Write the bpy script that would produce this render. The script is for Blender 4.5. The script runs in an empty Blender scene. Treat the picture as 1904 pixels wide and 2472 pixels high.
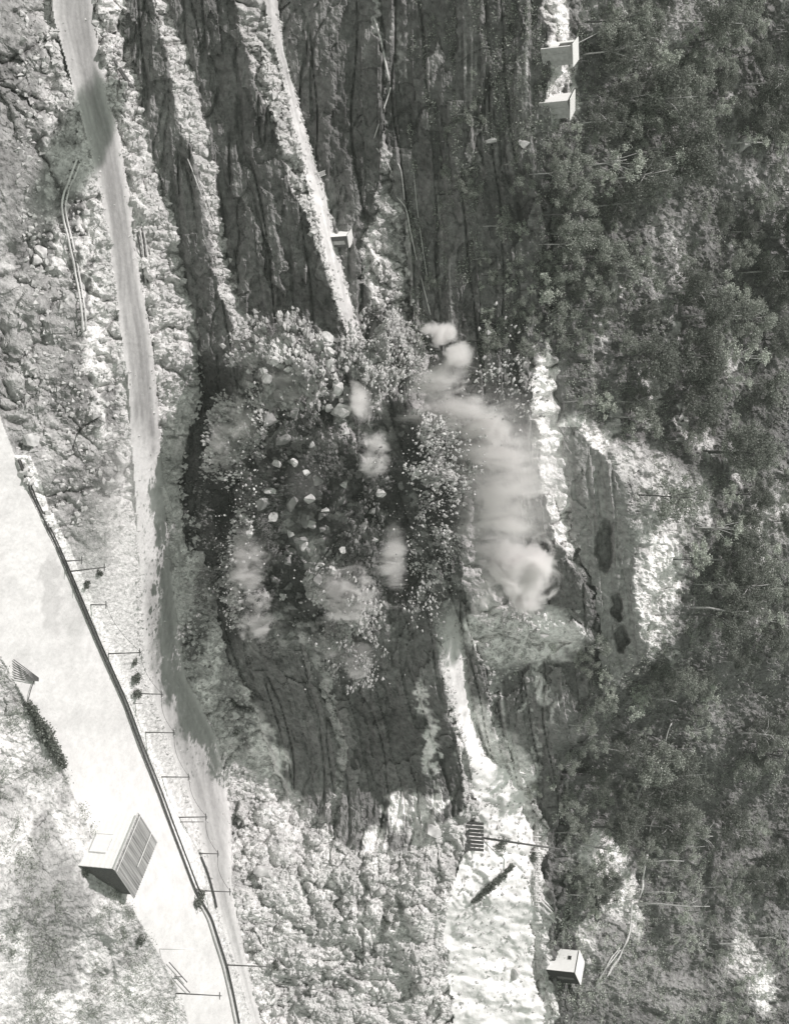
import bpy, bmesh, math, random
import numpy as np
from mathutils import Vector, Matrix, Euler

random.seed(7)
RNG = np.random.default_rng(11)
SC = bpy.context.scene
COL = SC.collection

# ------------------------------------------------------------------ camera, world, sun, exposure
CAMZ = 105.0
PITCH = math.radians(22.0)
FPX = 3920.0                       # focal length in photo pixels (photo 1904 x 2472)
cp, sp = math.cos(PITCH), math.sin(PITCH)
cam_d = bpy.data.cameras.new('camera')
cam = bpy.data.objects.new('camera', cam_d)
COL.objects.link(cam)
cam_d.sensor_fit = 'VERTICAL'
cam_d.sensor_height = 24.0
cam_d.lens = 24.0 * FPX / 2472.0
cam_d.clip_start = 1.0
cam_d.clip_end = 4000.0
# the photograph is turned on its side: world up is to the right of the frame
Xc = Vector((0, sp, cp)); Yc = Vector((-1, 0, 0)); Zc = Vector((0, -cp, sp))
M3 = Matrix((Xc, Yc, Zc)).transposed()
cam.matrix_world = Matrix.Translation((0, 0, CAMZ)) @ M3.to_4x4()
SC.camera = cam

SUN_DIR = Vector((-0.53, -0.165, 0.83)).normalized()     # towards the sun
sun_d = bpy.data.lights.new('sun', 'SUN')
sun_d.energy = 4.2
sun_d.angle = math.radians(0.5)
sun_d.color = (1.0, 0.94, 0.945)
sun = bpy.data.objects.new('sun', sun_d)
COL.objects.link(sun)
sun.location = (-150, 100, 250)
sun.rotation_euler = SUN_DIR.to_track_quat('Z', 'Y').to_euler()

world = bpy.data.worlds.new('World')
SC.world = world
world.use_nodes = True
wn = world.node_tree
wn.nodes.clear()
sky = wn.nodes.new('ShaderNodeTexSky')
sky.sky_type = 'NISHITA'
sky.sun_disc = False
sky.sun_elevation = math.asin(SUN_DIR.z)
sky.sun_rotation = math.atan2(SUN_DIR.x, SUN_DIR.y)
hsv = wn.nodes.new('ShaderNodeHueSaturation')           # black and white film
hsv.inputs['Saturation'].default_value = 0.0
mulc = wn.nodes.new('ShaderNodeMixRGB'); mulc.blend_type = 'MULTIPLY'; mulc.inputs[0].default_value = 1
mulc.inputs[2].default_value = (0.92, 1.0, 0.90, 1)
bg = wn.nodes.new('ShaderNodeBackground')
bg.inputs['Strength'].default_value = 0.145
wo = wn.nodes.new('ShaderNodeOutputWorld')
wn.links.new(sky.outputs[0], hsv.inputs['Color'])
wn.links.new(hsv.outputs[0], mulc.inputs[1])
wn.links.new(mulc.outputs[0], bg.inputs[0])
wn.links.new(bg.outputs[0], wo.inputs[0])

SC.view_settings.view_transform = 'Standard'
SC.view_settings.look = 'None'
SC.view_settings.exposure = 0.0
SC.view_settings.gamma = 1.0
SC.render.engine = 'CYCLES'
SC.cycles.max_bounces = 6
SC.cycles.volume_bounces = 6
SC.cycles.volume_step_rate = 1.0
SC.cycles.volume_max_steps = 96

# ------------------------------------------------------------------ noise
def _h(ix, iy, iz, seed):
    n = (ix * 374761393 + iy * 668265263 + iz * 2147483647 + seed * 1274126177) & 0xFFFFFFFF
    n = ((n ^ (n >> 13)) * 1274126177) & 0xFFFFFFFF
    n = (n ^ (n >> 16)) & 0xFFFFFFFF
    n = (n * 2246822519) & 0xFFFFFFFF
    n = n ^ (n >> 15)
    return (n & 0xFFFFFF) / float(0xFFFFFF)

def vnoise(x, y, z, seed=0):
    xf, yf, zf = np.floor(x), np.floor(y), np.floor(z)
    ix, iy, iz = xf.astype(np.int64), yf.astype(np.int64), zf.astype(np.int64)
    fx, fy, fz = x - xf, y - yf, z - zf
    fx = fx * fx * (3 - 2 * fx); fy = fy * fy * (3 - 2 * fy); fz = fz * fz * (3 - 2 * fz)
    r = 0
    for dx in (0, 1):
        wx = fx if dx else 1 - fx
        for dy in (0, 1):
            wy = fy if dy else 1 - fy
            for dz in (0, 1):
                wz = fz if dz else 1 - fz
                r = r + wx * wy * wz * _h(ix + dx, iy + dy, iz + dz, seed)
    return r * 2 - 1

def fbm(x, y, z, octv=4, seed=0, gain=0.5):
    a, f, r, t = 1.0, 1.0, 0, 0
    for i in range(octv):
        r = r + a * vnoise(x * f, y * f, z * f, seed + i * 17)
        t += a; a *= gain; f *= 2.03
    return r / t

def cells(x, y, z, seed=0):
    """distance to nearest cell point, distance difference to the second, random value of the cell"""
    ix, iy, iz = np.floor(x).astype(np.int64), np.floor(y).astype(np.int64), np.floor(z).astype(np.int64)
    d1 = np.full(x.shape, 9.0); d2 = np.full(x.shape, 9.0); rv = np.zeros(x.shape)
    for dx in (-1, 0, 1):
        for dy in (-1, 0, 1):
            for dz in (-1, 0, 1):
                jx, jy, jz = ix + dx, iy + dy, iz + dz
                px = jx + _h(jx, jy, jz, seed); py = jy + _h(jx, jy, jz, seed + 5); pz = jz + _h(jx, jy, jz, seed + 9)
                d = np.sqrt((px - x) ** 2 + (py - y) ** 2 + (pz - z) ** 2)
                nearer = d < d1
                d2 = np.where(nearer, d1, np.minimum(d2, d))
                rv = np.where(nearer, _h(jx, jy, jz, seed + 13), rv)
                d1 = np.where(nearer, d, d1)
    return d1, d2 - d1, rv

def smooth(e0, e1, x):
    t = np.clip((x - e0) / (e1 - e0), 0, 1)
    return t * t * (3 - 2 * t)

# ------------------------------------------------------------------ the section of the hillside
# a runs along the gorge (left to right for someone standing upright), h up the slope.
def cv(*pts):
    A = [p[0] for p in pts]; Hh = [p[1] for p in pts]
    return np.array(A, float), np.array(Hh, float)

def ev(c, a):
    A, Hh = c
    r = np.interp(a, A, Hh)
    r = np.where(a < A[0], Hh[0] + (a - A[0]) * 0.0, r)
    return r

CS = cv((-1000, -420), (900, -260), (1200, -160), (1450, -60), (1600, 10), (1695, 62), (1850, 146), (1968, 200), (2118, 258), (2190, 318), (2330, 400), (2410, 440), (2900, 560), (3500, 640))
CA = cv((-1000, -300), (600, -150), (1100, 36), (1200, 75), (1325, 137), (1554, 233), (1703, 300), (1797, 333), (1899, 375), (1980, 404), (2155, 470), (2242, 516), (2404, 562), (2900, 700), (3500, 800))
CB = cv((-1000, 20), (42, 129), (233, 182), (391, 225), (541, 258), (700, 275), (912, 308), (1141, 322), (1408, 341), (1616, 350), (1680, 372), (1772, 400), (1960, 470), (2126, 506), (2242, 540), (2404, 590), (2900, 730), (3500, 830))
CC = cv((-1000, 120), (42, 229), (233, 258), (333, 291), (500, 316), (687, 341), (808, 366), (974, 381), (1183, 395), (1408, 416), (1637, 450), (1783, 525), (1980, 558), (2147, 560), (2396, 610), (2900, 760), (3500, 860))
CD = cv((-1000, 160), (42, 291), (187, 329), (374, 362), (528, 420), (687, 429), (779, 479), (954, 501), (1058, 479), (1162, 452), (1300, 480), (1400, 505), (1512, 537), (1679, 603), (1887, 666), (1959, 672), (2022, 700), (2100, 640), (2396, 660), (2900, 800), (3500, 900))
CE = cv((-1000, 250), (42, 370), (117, 400), (208, 412), (291, 441), (375, 470), (458, 499), (624, 512), (737, 537), (850, 560), (1000, 600), (1162, 610), (1400, 680), (1600, 760), (1800, 820), (1980, 800), (2060, 790), (2396, 790), (2900, 900), (3500, 980))
CF = cv((-1000, 300), (42, 416), (125, 454), (220, 470), (391, 516), (541, 541), (700, 574), (816, 604), (900, 600), (1000, 625), (1162, 640), (1400, 700), (1600, 780), (1800, 840), (1980, 820), (2060, 800), (2396, 800), (2900, 910), (3500, 990))
CG = cv((-1000, 460), (42, 578), (104, 591), (166, 603), (250, 628), (333, 666), (416, 700), (520, 725), (624, 775), (704, 800), (800, 833), (1000, 885), (1300, 975), (1512, 1048), (1741, 1085), (1824, 1105), (1950, 1120), (2000, 1040), (2200, 1010), (2400, 1020), (2900, 1060), (3500, 1100))
CH = cv((-1000, 520), (46, 644), (166, 675), (316, 708), (470, 746), (603, 779), (700, 800), (746, 816), (1000, 900), (1300, 1000), (1512, 1062), (1616, 1070), (1741, 1100), (1824, 1128), (1950, 1150), (2100, 1110), (2250, 1080), (2400, 1090), (2900, 1110), (3500, 1150))
CI = cv((-1000, 550), (46, 676), (166, 700), (266, 725), (374, 754), (466, 787), (574, 808), (700, 841), (812, 875), (1000, 940), (1300, 1040), (1512, 1112), (1595, 1128), (1741, 1145), (1824, 1172), (1860, 1230), (1960, 1262), (2040, 1282), (2200, 1288), (2400, 1292), (2900, 1300), (3500, 1340))
CJ = cv((-1000, 800), (46, 900), (191, 930), (416, 915), (500, 904), (562, 870), (683, 885), (766, 930), (1000, 1010), (1300, 1105), (1480, 1135), (1590, 1160), (1741, 1190), (1824, 1215), (1860, 1250), (1960, 1280), (2040, 1300), (2200, 1306), (2400, 1308), (2900, 1320), (3500, 1360))
CK = cv((-1000, 815), (46, 915), (466, 945), (500, 974), (666, 991), (766, 1000), (1000, 1060), (1300, 1160), (1440, 1220), (1470, 1380), (1530, 1420), (1590, 1300), (1650, 1190), (1824, 1225), (2000, 1315), (2200, 1325), (2400, 1328), (2900, 1340), (3500, 1380))
CL = cv((-1000, 1300), (46, 1322), (300, 1325), (700, 1310), (860, 1280), (1000, 1285), (1200, 1320), (1300, 1345), (1400, 1400), (1470, 1425), (1600, 1432), (1750, 1400), (1900, 1345), (2000, 1330), (2400, 1340), (2900, 1350), (3500, 1400))
CM = cv((-1000, 1340), (46, 1372), (150, 1372), (300, 1345), (700, 1330), (860, 1340), (1000, 1352), (1200, 1372), (1300, 1388), (1400, 1418), (1500, 1445), (1620, 1450), (1750, 1420), (1900, 1360), (2000, 1360), (2400, 1370), (2900, 1380), (3500, 1420))
CN = cv((-1000, 1350), (46, 1382), (300, 1355), (900, 1375), (1040, 1400), (1080, 1440), (1150, 1500), (1300, 1520), (1450, 1545), (1560, 1560), (1630, 1500), (1700, 1435), (1900, 1370), (2000, 1370), (2400, 1380), (2900, 1390), (3500, 1430))
CURVES = [CS, CA, CB, CC, CD, CE, CF, CG, CH, CI, CJ, CK, CL, CM, CN]
#            S-A terrace  A-B        B-C road  C-D rubble D-E face1  E-F bench F-G face2 G-H rubble H-I track I-J face3 J-K bench K-L strata L-M ledge M-N cliff N.. forest
SLOPES = [cv((500, 0.30), (1400, 0.12), (1900, 0.10), (2300, 0.05)),
          cv((-500, 0.42), (900, 0.42), (1400, 0.34), (1700, 0.30), (2000, 0.2)),
          cv((0, 0.02)),
          cv((0, 0.4), (1050, 0.5), (1450, 1.0), (1900, 0.95), (2100, .8)),
          cv((0, 12), (700, 9), (1050, 2.4), (1400, 2.4), (1640, 6), (1850, 5), (1960, 2.2), (2300, 1.0)),
          cv((0, 0.35), (700, 0.4), (1050, 1.8), (1400, 2.2), (1640, 4), (1850, 4), (2000, 1.8), (2300, 1.0)),
          cv((0, 12), (700, 9), (1050, 2.4), (1400, 2.4), (1640, 6), (1850, 4), (1960, 2.2), (2300, 1.1)),
          cv((0, 0.55), (1900, 0.6)),
          cv((0, 0.0), (800, 0.0), (1000, 1.1), (1380, 1.1), (1520, 0.0), (1740, 0.05), (1950, 0.75), (2500, 0.75)),
          cv((0, 10.0), (1800, 8.0), (1950, 1.4)),
          cv((0, 0.6), (1380, 0.8), (1460, 1.9), (1600, 1.9), (1700, .7)),
          cv((0, 6), (1400, 5), (1900, 3.0), (2100, 2.0)),
          cv((0, 0.25), (900, 0.45), (1400, 0.5)),
          cv((0, 1.0), (1040, 3.0), (1150, 10.0), (1600, 8.0), (1700, 1.0)),
          cv((0, 0.50), (1500, 0.50), (2400, 0.45))]
ZS = cv((1900, 0.0), (1960, 0.6), (2120, 6.0), (2450, 6.5), (3500, 6.5))
DOWN = 0.42

WOB = [4, 0, 3, 3, 9, 10, 9, 9, 2, 5, 12, 12, 8, 8, 8]
def cur(i, a):
    return ev(CURVES[i], a)

def ragged(a, h):
    # bench edges are ragged, the road, the track and the terrace keep their lines
    o = np.zeros(np.shape(a))
    w = 13 * fbm(a / 34.0, h / 60.0, o, 3, 200) + 5 * vnoise(a / 11.0, h / 16.0, o, 230) * (1 - smooth(1560, 1640, h)) * (1 - .6 * smooth(1900, 2000, a)) + 16 * fbm(a / 110.0, h / 110.0, o, 2, 240)
    B, C_, H_, I_ = ev(CB, a), ev(CC, a), ev(CH, a), ev(CI, a)
    m = smooth(4, 26, h - C_) * np.maximum(np.maximum(smooth(3, 22, H_ - h), smooth(3, 22, h - I_)), 1.3 * smooth(1840, 1930, a) * (h > 900))
    return h + w * m

def kray(h):
    yr = (h - 952.0) / FPX
    return (-sp + yr * cp) / (cp + yr * sp)

def _section():
    """distance and height of every curve along a, worked up from the terrace and then eased along a"""
    A = np.arange(-1000, 3501, 10.0)
    def blur(v, sg):
        n = int(3 * sg / 10); k = np.exp(-.5 * (np.arange(-n, n + 1) * 10 / sg) ** 2); k /= k.sum()
        return np.convolve(np.pad(v, n, mode='edge'), k, mode='valid')
    Hc = [blur(ev(c, A), 16) for c in CURVES]
    for i in range(1, len(Hc)): Hc[i] = np.maximum(Hc[i], Hc[i - 1] + 2)
    z = ev(ZS, A); Y = (z - CAMZ) / kray(Hc[0])
    Yc, Zc_ = [Y], [z]
    for i in range(len(Hc) - 1):
        s_ = blur(ev(SLOPES[i], A), 40); k = kray(Hc[i + 1])
        Y = (z - s_ * Y - CAMZ) / (k - s_); z = CAMZ + k * Y
        Yc.append(Y); Zc_.append(z)
    # ease the turn of the slope along the gorge : keep steps between curves, blur what they share
    Ys = [blur(y, 75) for y in Yc]
    for i in range(1, len(Ys)): Ys[i] = np.maximum(Ys[i], Ys[i - 1] + .05)
    return A, Hc, Ys
_SEC = []
def depth(a, h):
    """horizontal distance Y of the slope for section coordinates (a, h)"""
    if not _SEC: _SEC.extend(_section())
    A, Hc, Ys = _SEC
    a = np.asarray(a, float); h = np.asarray(h, float)
    hs = np.interp(a, A, Hc[0]); Y = np.interp(a, A, Ys[0]); z = CAMZ + kray(hs) * Y
    k = kray(np.minimum(h, hs))
    Yd = (z - DOWN * Y - CAMZ) / (k - DOWN)
    Yout = np.where(h < hs, Yd, Y)
    for i in range(len(Hc)):
        h0 = np.interp(a, A, Hc[i]); Y0 = np.interp(a, A, Ys[i]); z0 = CAMZ + kray(h0) * Y0
        if i + 1 < len(Hc):
            h1 = np.interp(a, A, Hc[i + 1]); Y1 = np.interp(a, A, Ys[i + 1]); z1 = CAMZ + kray(h1) * Y1
            s_ = (z1 - z0) / np.maximum(.02, Y1 - Y0)
        else:
            h1 = np.full(a.shape, 1e9); s_ = ev(SLOPES[i], a)
        kk = kray(np.clip(h, h0, np.minimum(h1, 3000)))
        Yn = (z0 - s_ * Y0 - CAMZ) / (kk - s_)
        Yout = np.where((h > h0) & (h <= h1), Yn, Yout)
    return Yout, CAMZ + kray(h) * Yout

def zone(a, h):
    """-1 near bank, 0 terrace, 1 berm, 2 road, 3 rubble, 4 face1 ... 14 forest"""
    z = np.full(np.shape(a), -1)
    prev = cur(0, a)
    z = np.where(h > prev, 0, z)
    for i in range(1, len(CURVES)):
        c = np.maximum(cur(i, a), prev + 1)
        z = np.where(h > c, i, z)
        prev = c
    return z

def rays(a, h):
    xr = (a - 1236.0) / FPX; yr = (h - 952.0) / FPX
    return xr, cp + yr * sp, -sp + yr * cp          # X, Y, Z components

def pos(a, h, Y):
    dx, dy, dz = rays(a, h)
    return dx / dy * Y, Y, CAMZ + dz / dy * Y

def ell(a, h, ca, ch, ra, rh, soft=0.35):
    d = np.sqrt(((a - ca) / ra) ** 2 + ((h - ch) / rh) ** 2)
    return 1 - smooth(1 - soft, 1 + soft, d)

def blastm(a, h):
    o = np.zeros(np.shape(a))
    aw = a + 60 * fbm(a / 90, h / 90, o, 3, 301); hw = h + 60 * fbm(a / 90, h / 90, o, 3, 302)
    d = np.sqrt(((aw - 1190) / 405) ** 2 + ((hw - 745) / 285) ** 2)
    m = 1 - smooth(.74, 1.2, d)
    d2 = np.sqrt(((aw - 1230) / 290) ** 2 + ((hw - 990) / 150) ** 2)
    return np.maximum(m, .85 * (1 - smooth(.75, 1.15, d2)))

RB = cv((560, 1780), (662, 1864), (816, 2022), (830, 2052), (987, 2060), (1060, 1990), (1150, 1950))
ROCKY = np.array([0.55, 0.0, 0.0, 0.0, 0.75, 0.8, 0.8, 0.8, 0.8, 0.03, 0.8, 0.9, 1.0, 0.7, 0.8, 0.6])   # index zone+1

def surf(a, h, full=False):
    a = np.atleast_1d(np.asarray(a, float)); h = np.atleast_1d(np.asarray(h, float))
    hr = ragged(a, h)
    Y, z = depth(a, hr)
    x, y, z = pos(a, h, Y)
    zn = zone(a, hr)
    warp = fbm(x * 0.12, y * 0.12, z * 0.12, 3, 3)
    big = fbm(x * 0.09, y * 0.06, z * 0.12, 3, 21)
    # strata : thin in z, long along the face
    zz = z + 0.05 * x + 0.9 * fbm(x * 0.07, y * 0.05, z * 0.1, 2, 8)
    st = np.floor(zz / 1.9)
    sr = _h(st.astype(np.int64), np.floor(x / 26.0 + st * 0.37).astype(np.int64), np.zeros(x.shape, np.int64), 4)
    w2_ = fbm(x * .6, y * .5, z * .9, 2, 14)
    blk1, edge1, rv1 = cells(x * 0.10 + 1.2 * warp, y * 0.14, zz * 0.36 + .35 * w2_, 5)
    blk2, edge2, rv2 = cells(x * 0.42 + .5 * w2_, y * 0.5, z * 0.95 + .3 * w2_, 6)
    strat = fbm(x * .06, y * .08, zz * 1.5, 4, 71, .6)
    fine = fbm(x * 1.6, y * 1.3, z * 2.2, 3, 31)
    # loose rock: rounded lumps
    w3_ = fbm(x * .9, y * .8, z * .9, 2, 15)
    d3, e3, r3 = cells(x * 0.42 + warp + .4 * w3_, y * 0.4, z * 0.5 + .4 * w3_, 41)
    d4, e4, r4 = cells(x * 1.25 + .5 * w3_, y * 1.0, z * 1.4, 42)
    d5, e5, r5 = cells(x * 0.2 + warp, y * 0.2, z * 0.26 + .5 * warp, 43)
    lumps = 1.5 * np.maximum(0, 0.6 - d3) * (r3 > 0.5) + 0.55 * np.maximum(0, 0.6 - d4) * (r4 > .3) + 2.6 * np.maximum(0, .5 - d5) * (r5 > .72) + .5 * (r5 - .5)
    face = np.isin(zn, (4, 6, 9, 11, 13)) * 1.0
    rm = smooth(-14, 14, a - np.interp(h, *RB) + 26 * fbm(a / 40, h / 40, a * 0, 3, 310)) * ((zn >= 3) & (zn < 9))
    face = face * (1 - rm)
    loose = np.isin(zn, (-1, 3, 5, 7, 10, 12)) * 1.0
    rm = rm * (1 - (zn == 8))
    loose = np.maximum(loose, rm)
    t1 = smooth(1150, 1430, a + 60 * fbm(a / 60, h / 60, a * 0, 3, 320))
    loose = np.where(zn == 1, 1 - t1, loose)
    forest = (zn == 14) * 1.0
    disp = face * (1.6 * big + 0.9 * (sr - 0.5) + 1.0 * (rv1 - 0.5) + 0.32 * (rv2 - 0.5) + 0.34 * fine + 0.38 * strat)
    disp = disp + loose * (1.0 * big)
    c6, e6, r6 = cells(x * .30 + z * .22 + warp, y * .22, z * .55 - x * .16, 44)
    c7, e7, r7 = cells(x * .85 + z * .3 + .6 * w3_, y * .5, z * 1.3 - x * .3, 45)
    crag = smooth(-.05, .3, fbm(x * .07 + 3, y * .06, z * .09, 3, 342) + .22 * smooth(1900, 2000, a) + 0.0) * (1 - .75 * (zn == -1)) * (1 - .45 * (zn == 1))
    crag = crag * (1 - .5 * smooth(1980, 2080, a))
    disp = disp + loose * crag * (2.0 * (r6 - .5) + .75 * (r7 - .5) - .9 * np.exp(-e6 * 9))
    joint = fbm(x * .55 + .3 * z, y * .5, z * .12, 3, 343)
    disp = disp + face * .55 * joint
    crk = np.abs(fbm(x * .035 + 5, y * .035, zz * .42, 3, 345)); crk2 = np.abs(fbm(x * .10 + 9, y * .08, zz * .25 + x * .05, 3, 346))
    disp = disp - face * (1.0 * np.exp(-crk * 26) + .6 * np.exp(-crk2 * 24))
    gul = np.abs(fbm(x * .22 + .5 * warp, y * .12, z * .18, 4, 340))
    pat = smooth(-.15, .35, fbm(x * .10, y * .10, z * .12, 3, 341))
    disp = disp - loose * 1.6 * np.exp(-gul * 9) * (zn != -1)
    up = loose * ((.25 + .75 * pat) * lumps + .12 * (rv2 - .5) + .3 * fine) + forest * (.35 * fine + .55 * (r7 - .5) + .8 * (r6 - .5) + .4 * pat * lumps + .5 * (sr - .5))
    disp = disp + forest * (2.0 * big + 0.4 * (rv1 - 0.5) + 0.15 * (rv2 - 0.5) + 0.2 * fine)
    # grey cliff smoother, with its two long hollows
    gc = (zn == 13) * 1.0
    disp = disp * (1 - 0.65 * gc)
    ah = a + 16 * fbm(a / 22, h / 22, a * 0, 3, 330); hh_ = h + 9 * fbm(a / 18, h / 18, a * 0, 3, 331)
    a0_, h0_ = a, h; a, h = ah, hh_
    hol = ell(a, h, 1318, 1458, 60, 19, .25) + ell(a, h, 1465, 1490, 34, 12, .3) + ell(a, h, 1545, 1500, 30, 15, .3)
    hol = hol + ell(a, h, 2172, 1431, 52, 9, .3) * 1.2 + ell(a, h, 1830, 1385, 40, 40, .3)
    aw = a + 30 * fbm(a0_ / 26, h0_ / 26, a * 0, 3, 332); hw = h + 22 * fbm(a0_ / 24, h0_ / 24, a * 0, 3, 333)
    hol = hol + .45 * (ell(aw, hw, 2018, 1145, 42, 20, .5) + ell(aw, hw, 2224, 928, 46, 13, .6) + ell(aw, hw, 2205, 960, 48, 8, .6) + ell(aw, hw, 2125, 1045, 22, 20, .6) + ell(aw, hw, 2112, 612, 30, 14, .6) + ell(aw, hw, 2290, 870, 50, 10, .6))
    a, h = a0_, h0_
    disp = disp - 3.2 * hol
    rut = 0
    # bank running slantwise across the bright yard
    tl = np.clip(((a - 2235) * (2040 - 2235) + (h - 1010) * (1250 - 1010)) / (195.0 ** 2 + 240.0 ** 2), 0, 1)
    dl = np.hypot(a - (2235 - 195 * tl), h - (1010 + 240 * tl))
    disp = disp + 1.3 * (1 - smooth(8, 34, dl)) * (a > 1950)
    # heaving ground of the blast
    bl = blastm(a, h)
    bz = fbm(x * 0.16 + 7, y * 0.16, z * 0.16, 3, 77)
    q1, g1, w1 = cells(x * 0.27 + 0.8 * warp, y * 0.2, z * 0.27, 91)
    q2, g2, w2 = cells(x * 1.1, y * 0.8, z * 1.1, 92)
    heave = 1.5 + 5.5 * bz + 2.0 * np.maximum(0, .75 - q1) * 1.8 * (w1 > .3) + 0.9 * np.maximum(0, .6 - q2) + 0.5 * (w2 - .5)
    disp = disp * (1 - 0.6 * bl) + bl * heave
    flat = (zn == 2) | (zn == 8) | (zn == 0)
    yd = 1.0 * (zn == 8) * smooth(1860, 1960, a) * smooth(-.25, .3, fbm(x * .12, y * .1, z * .12, 3, 360))
    yl = .7 * (r6 - .5) + .3 * (r7 - .5) + .5 * lumps
    disp = np.where(flat & (bl < 0.02) & (rm < .5), disp * (a > 1950) * .5 + yd * yl + 0.10 * fbm(x * .5, y * .4, z * .5, 3, 61) + 0.05 * fbm(x * 3, y * 3, z * 3, 2, 62), disp)
    # road ruts
    ln = np.sqrt(x * x + y * y + (z - CAMZ) ** 2)
    f = 1 - disp / ln
    X, YY, Z = x * f, y * f, CAMZ + (z - CAMZ) * f
    up = up * (1 - bl)
    Z = Z + up * .8; YY = YY - up * .6
    if not full:
        return X, YY, Z
    # ---------------- albedo of the ground, some shade painted in
    alb = np.full(a.shape, 0.2)
    n1 = fbm(x * .25, y * .2, z * .25, 4, 51); n2 = fbm(x * 1.1, y * .9, z * 1.1, 3, 52); n3 = fbm(x * .07, y * .06, z * .07, 3, 53)
    def setz(m, v, cur):
        return cur + (v - cur) * m
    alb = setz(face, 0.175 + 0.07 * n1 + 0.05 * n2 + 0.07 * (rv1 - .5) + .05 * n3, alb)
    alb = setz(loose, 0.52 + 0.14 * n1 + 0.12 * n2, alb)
    left = 1 - smooth(900, 1500, a)
    
    alb = np.where((zn == 3), (0.58 + .2 * n1 + .18 * n2), alb)
    alb = np.where(zn == 0, 0.66 - .16 * np.abs(n1) - .08 * np.abs(n3), alb)
    alb = np.where(zn == 1, (0.30 + .25 * n1 + .15 * n2) * (1 - t1) + t1 * (0.60 + .12 * n1), alb)
    alb = np.where((zn == 1) & (h < ev(CA, a) + 36 + 8 * n1) & (a > 1100), .8, alb)
    alb = np.where(zn == -1, 0.56 + .35 * n1 + .15 * n2, alb)
    dB = ev(CB, a) - h; dC = h - ev(CC, a)
    vg = np.clip((1 - dB / (52 + 30 * n1)) * (dB > 0), 0, 1) * (zn == 1) + np.clip((1 - dC / (46 + 26 * n1)) * (dC > 0), 0, 1) * (zn == 3)
    alb = alb + (.60 - alb) * vg
    edge = np.clip(1 - np.minimum(-dB, -dC) / 20, 0, 1) * (zn == 2)
    alb = np.where(zn == 2, .20 * edge + 0.31 + .05 * n1 + .08 * smooth(1100, 2000, a) + 0.05 * fbm(x * .2, y * 2.5, z * .2, 2, 55), alb)
    alb = np.where(zn == 5, 0.50 + .2 * n1 + .1 * n2, alb)
    alb = np.where(zn == 7, 0.46 + .22 * n1 + .12 * n2, alb)
    tr = (h - ev(CB, a)) / np.maximum(20, ev(CC, a) - ev(CB, a)); t8 = (h - ev(CH, a)) / np.maximum(12, ev(CI, a) - ev(CH, a))
    rutn = fbm(tr * 9, a / 260, a * 0, 3, 370) * .11 * (zn == 2) + fbm(t8 * 7, a / 200, a * 0, 3, 371) * .16 * (zn == 8) * (a < 1900)
    alb = np.where(zn == 8, 0.60 + 0.16 * n2 + .1 * n1 - .22 * (1 - smooth(150, 300, a)) + .14 * smooth(1840, 1900, a), alb)
    alb = np.where(zn == 10, 0.36 + .28 * n1 + .1 * n2, alb)
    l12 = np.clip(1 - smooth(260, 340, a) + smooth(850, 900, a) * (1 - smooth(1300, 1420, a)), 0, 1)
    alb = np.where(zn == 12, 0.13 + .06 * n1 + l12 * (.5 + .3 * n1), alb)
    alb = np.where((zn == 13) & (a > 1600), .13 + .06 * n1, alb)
    alb = np.where(forest > 0, 0.16 + .08 * n1 + .5 * np.maximum(0, strat - .25) + .9 * np.maximum(0, n3 - .22), alb)
    alb = np.where(zn == 11, alb + .9 * np.maximum(0, strat - .30) * (n3 > -.1), alb)
    alb = alb + rutn
    # right side: pale spoil everywhere
    pr = rm
    alb = setz(pr, 0.56 + .20 * n2 + .34 * n1, alb)
    alb = setz(smooth(1900, 1990, a + 30 * n1) * ((zn == 9) | (zn == 10)), 0.6 + .2 * n1, alb)
    # pale patches and dark ones, a few of the dark being painted shadow
    def patch(ca, ch, ra, rh, v, cur, soft=.3):
        m = ell(a + 34 * n1 + 14 * n2, h + 30 * n2 + 12 * n1, ca, ch, ra, rh, soft)
        return cur + (v - cur) * m
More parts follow.
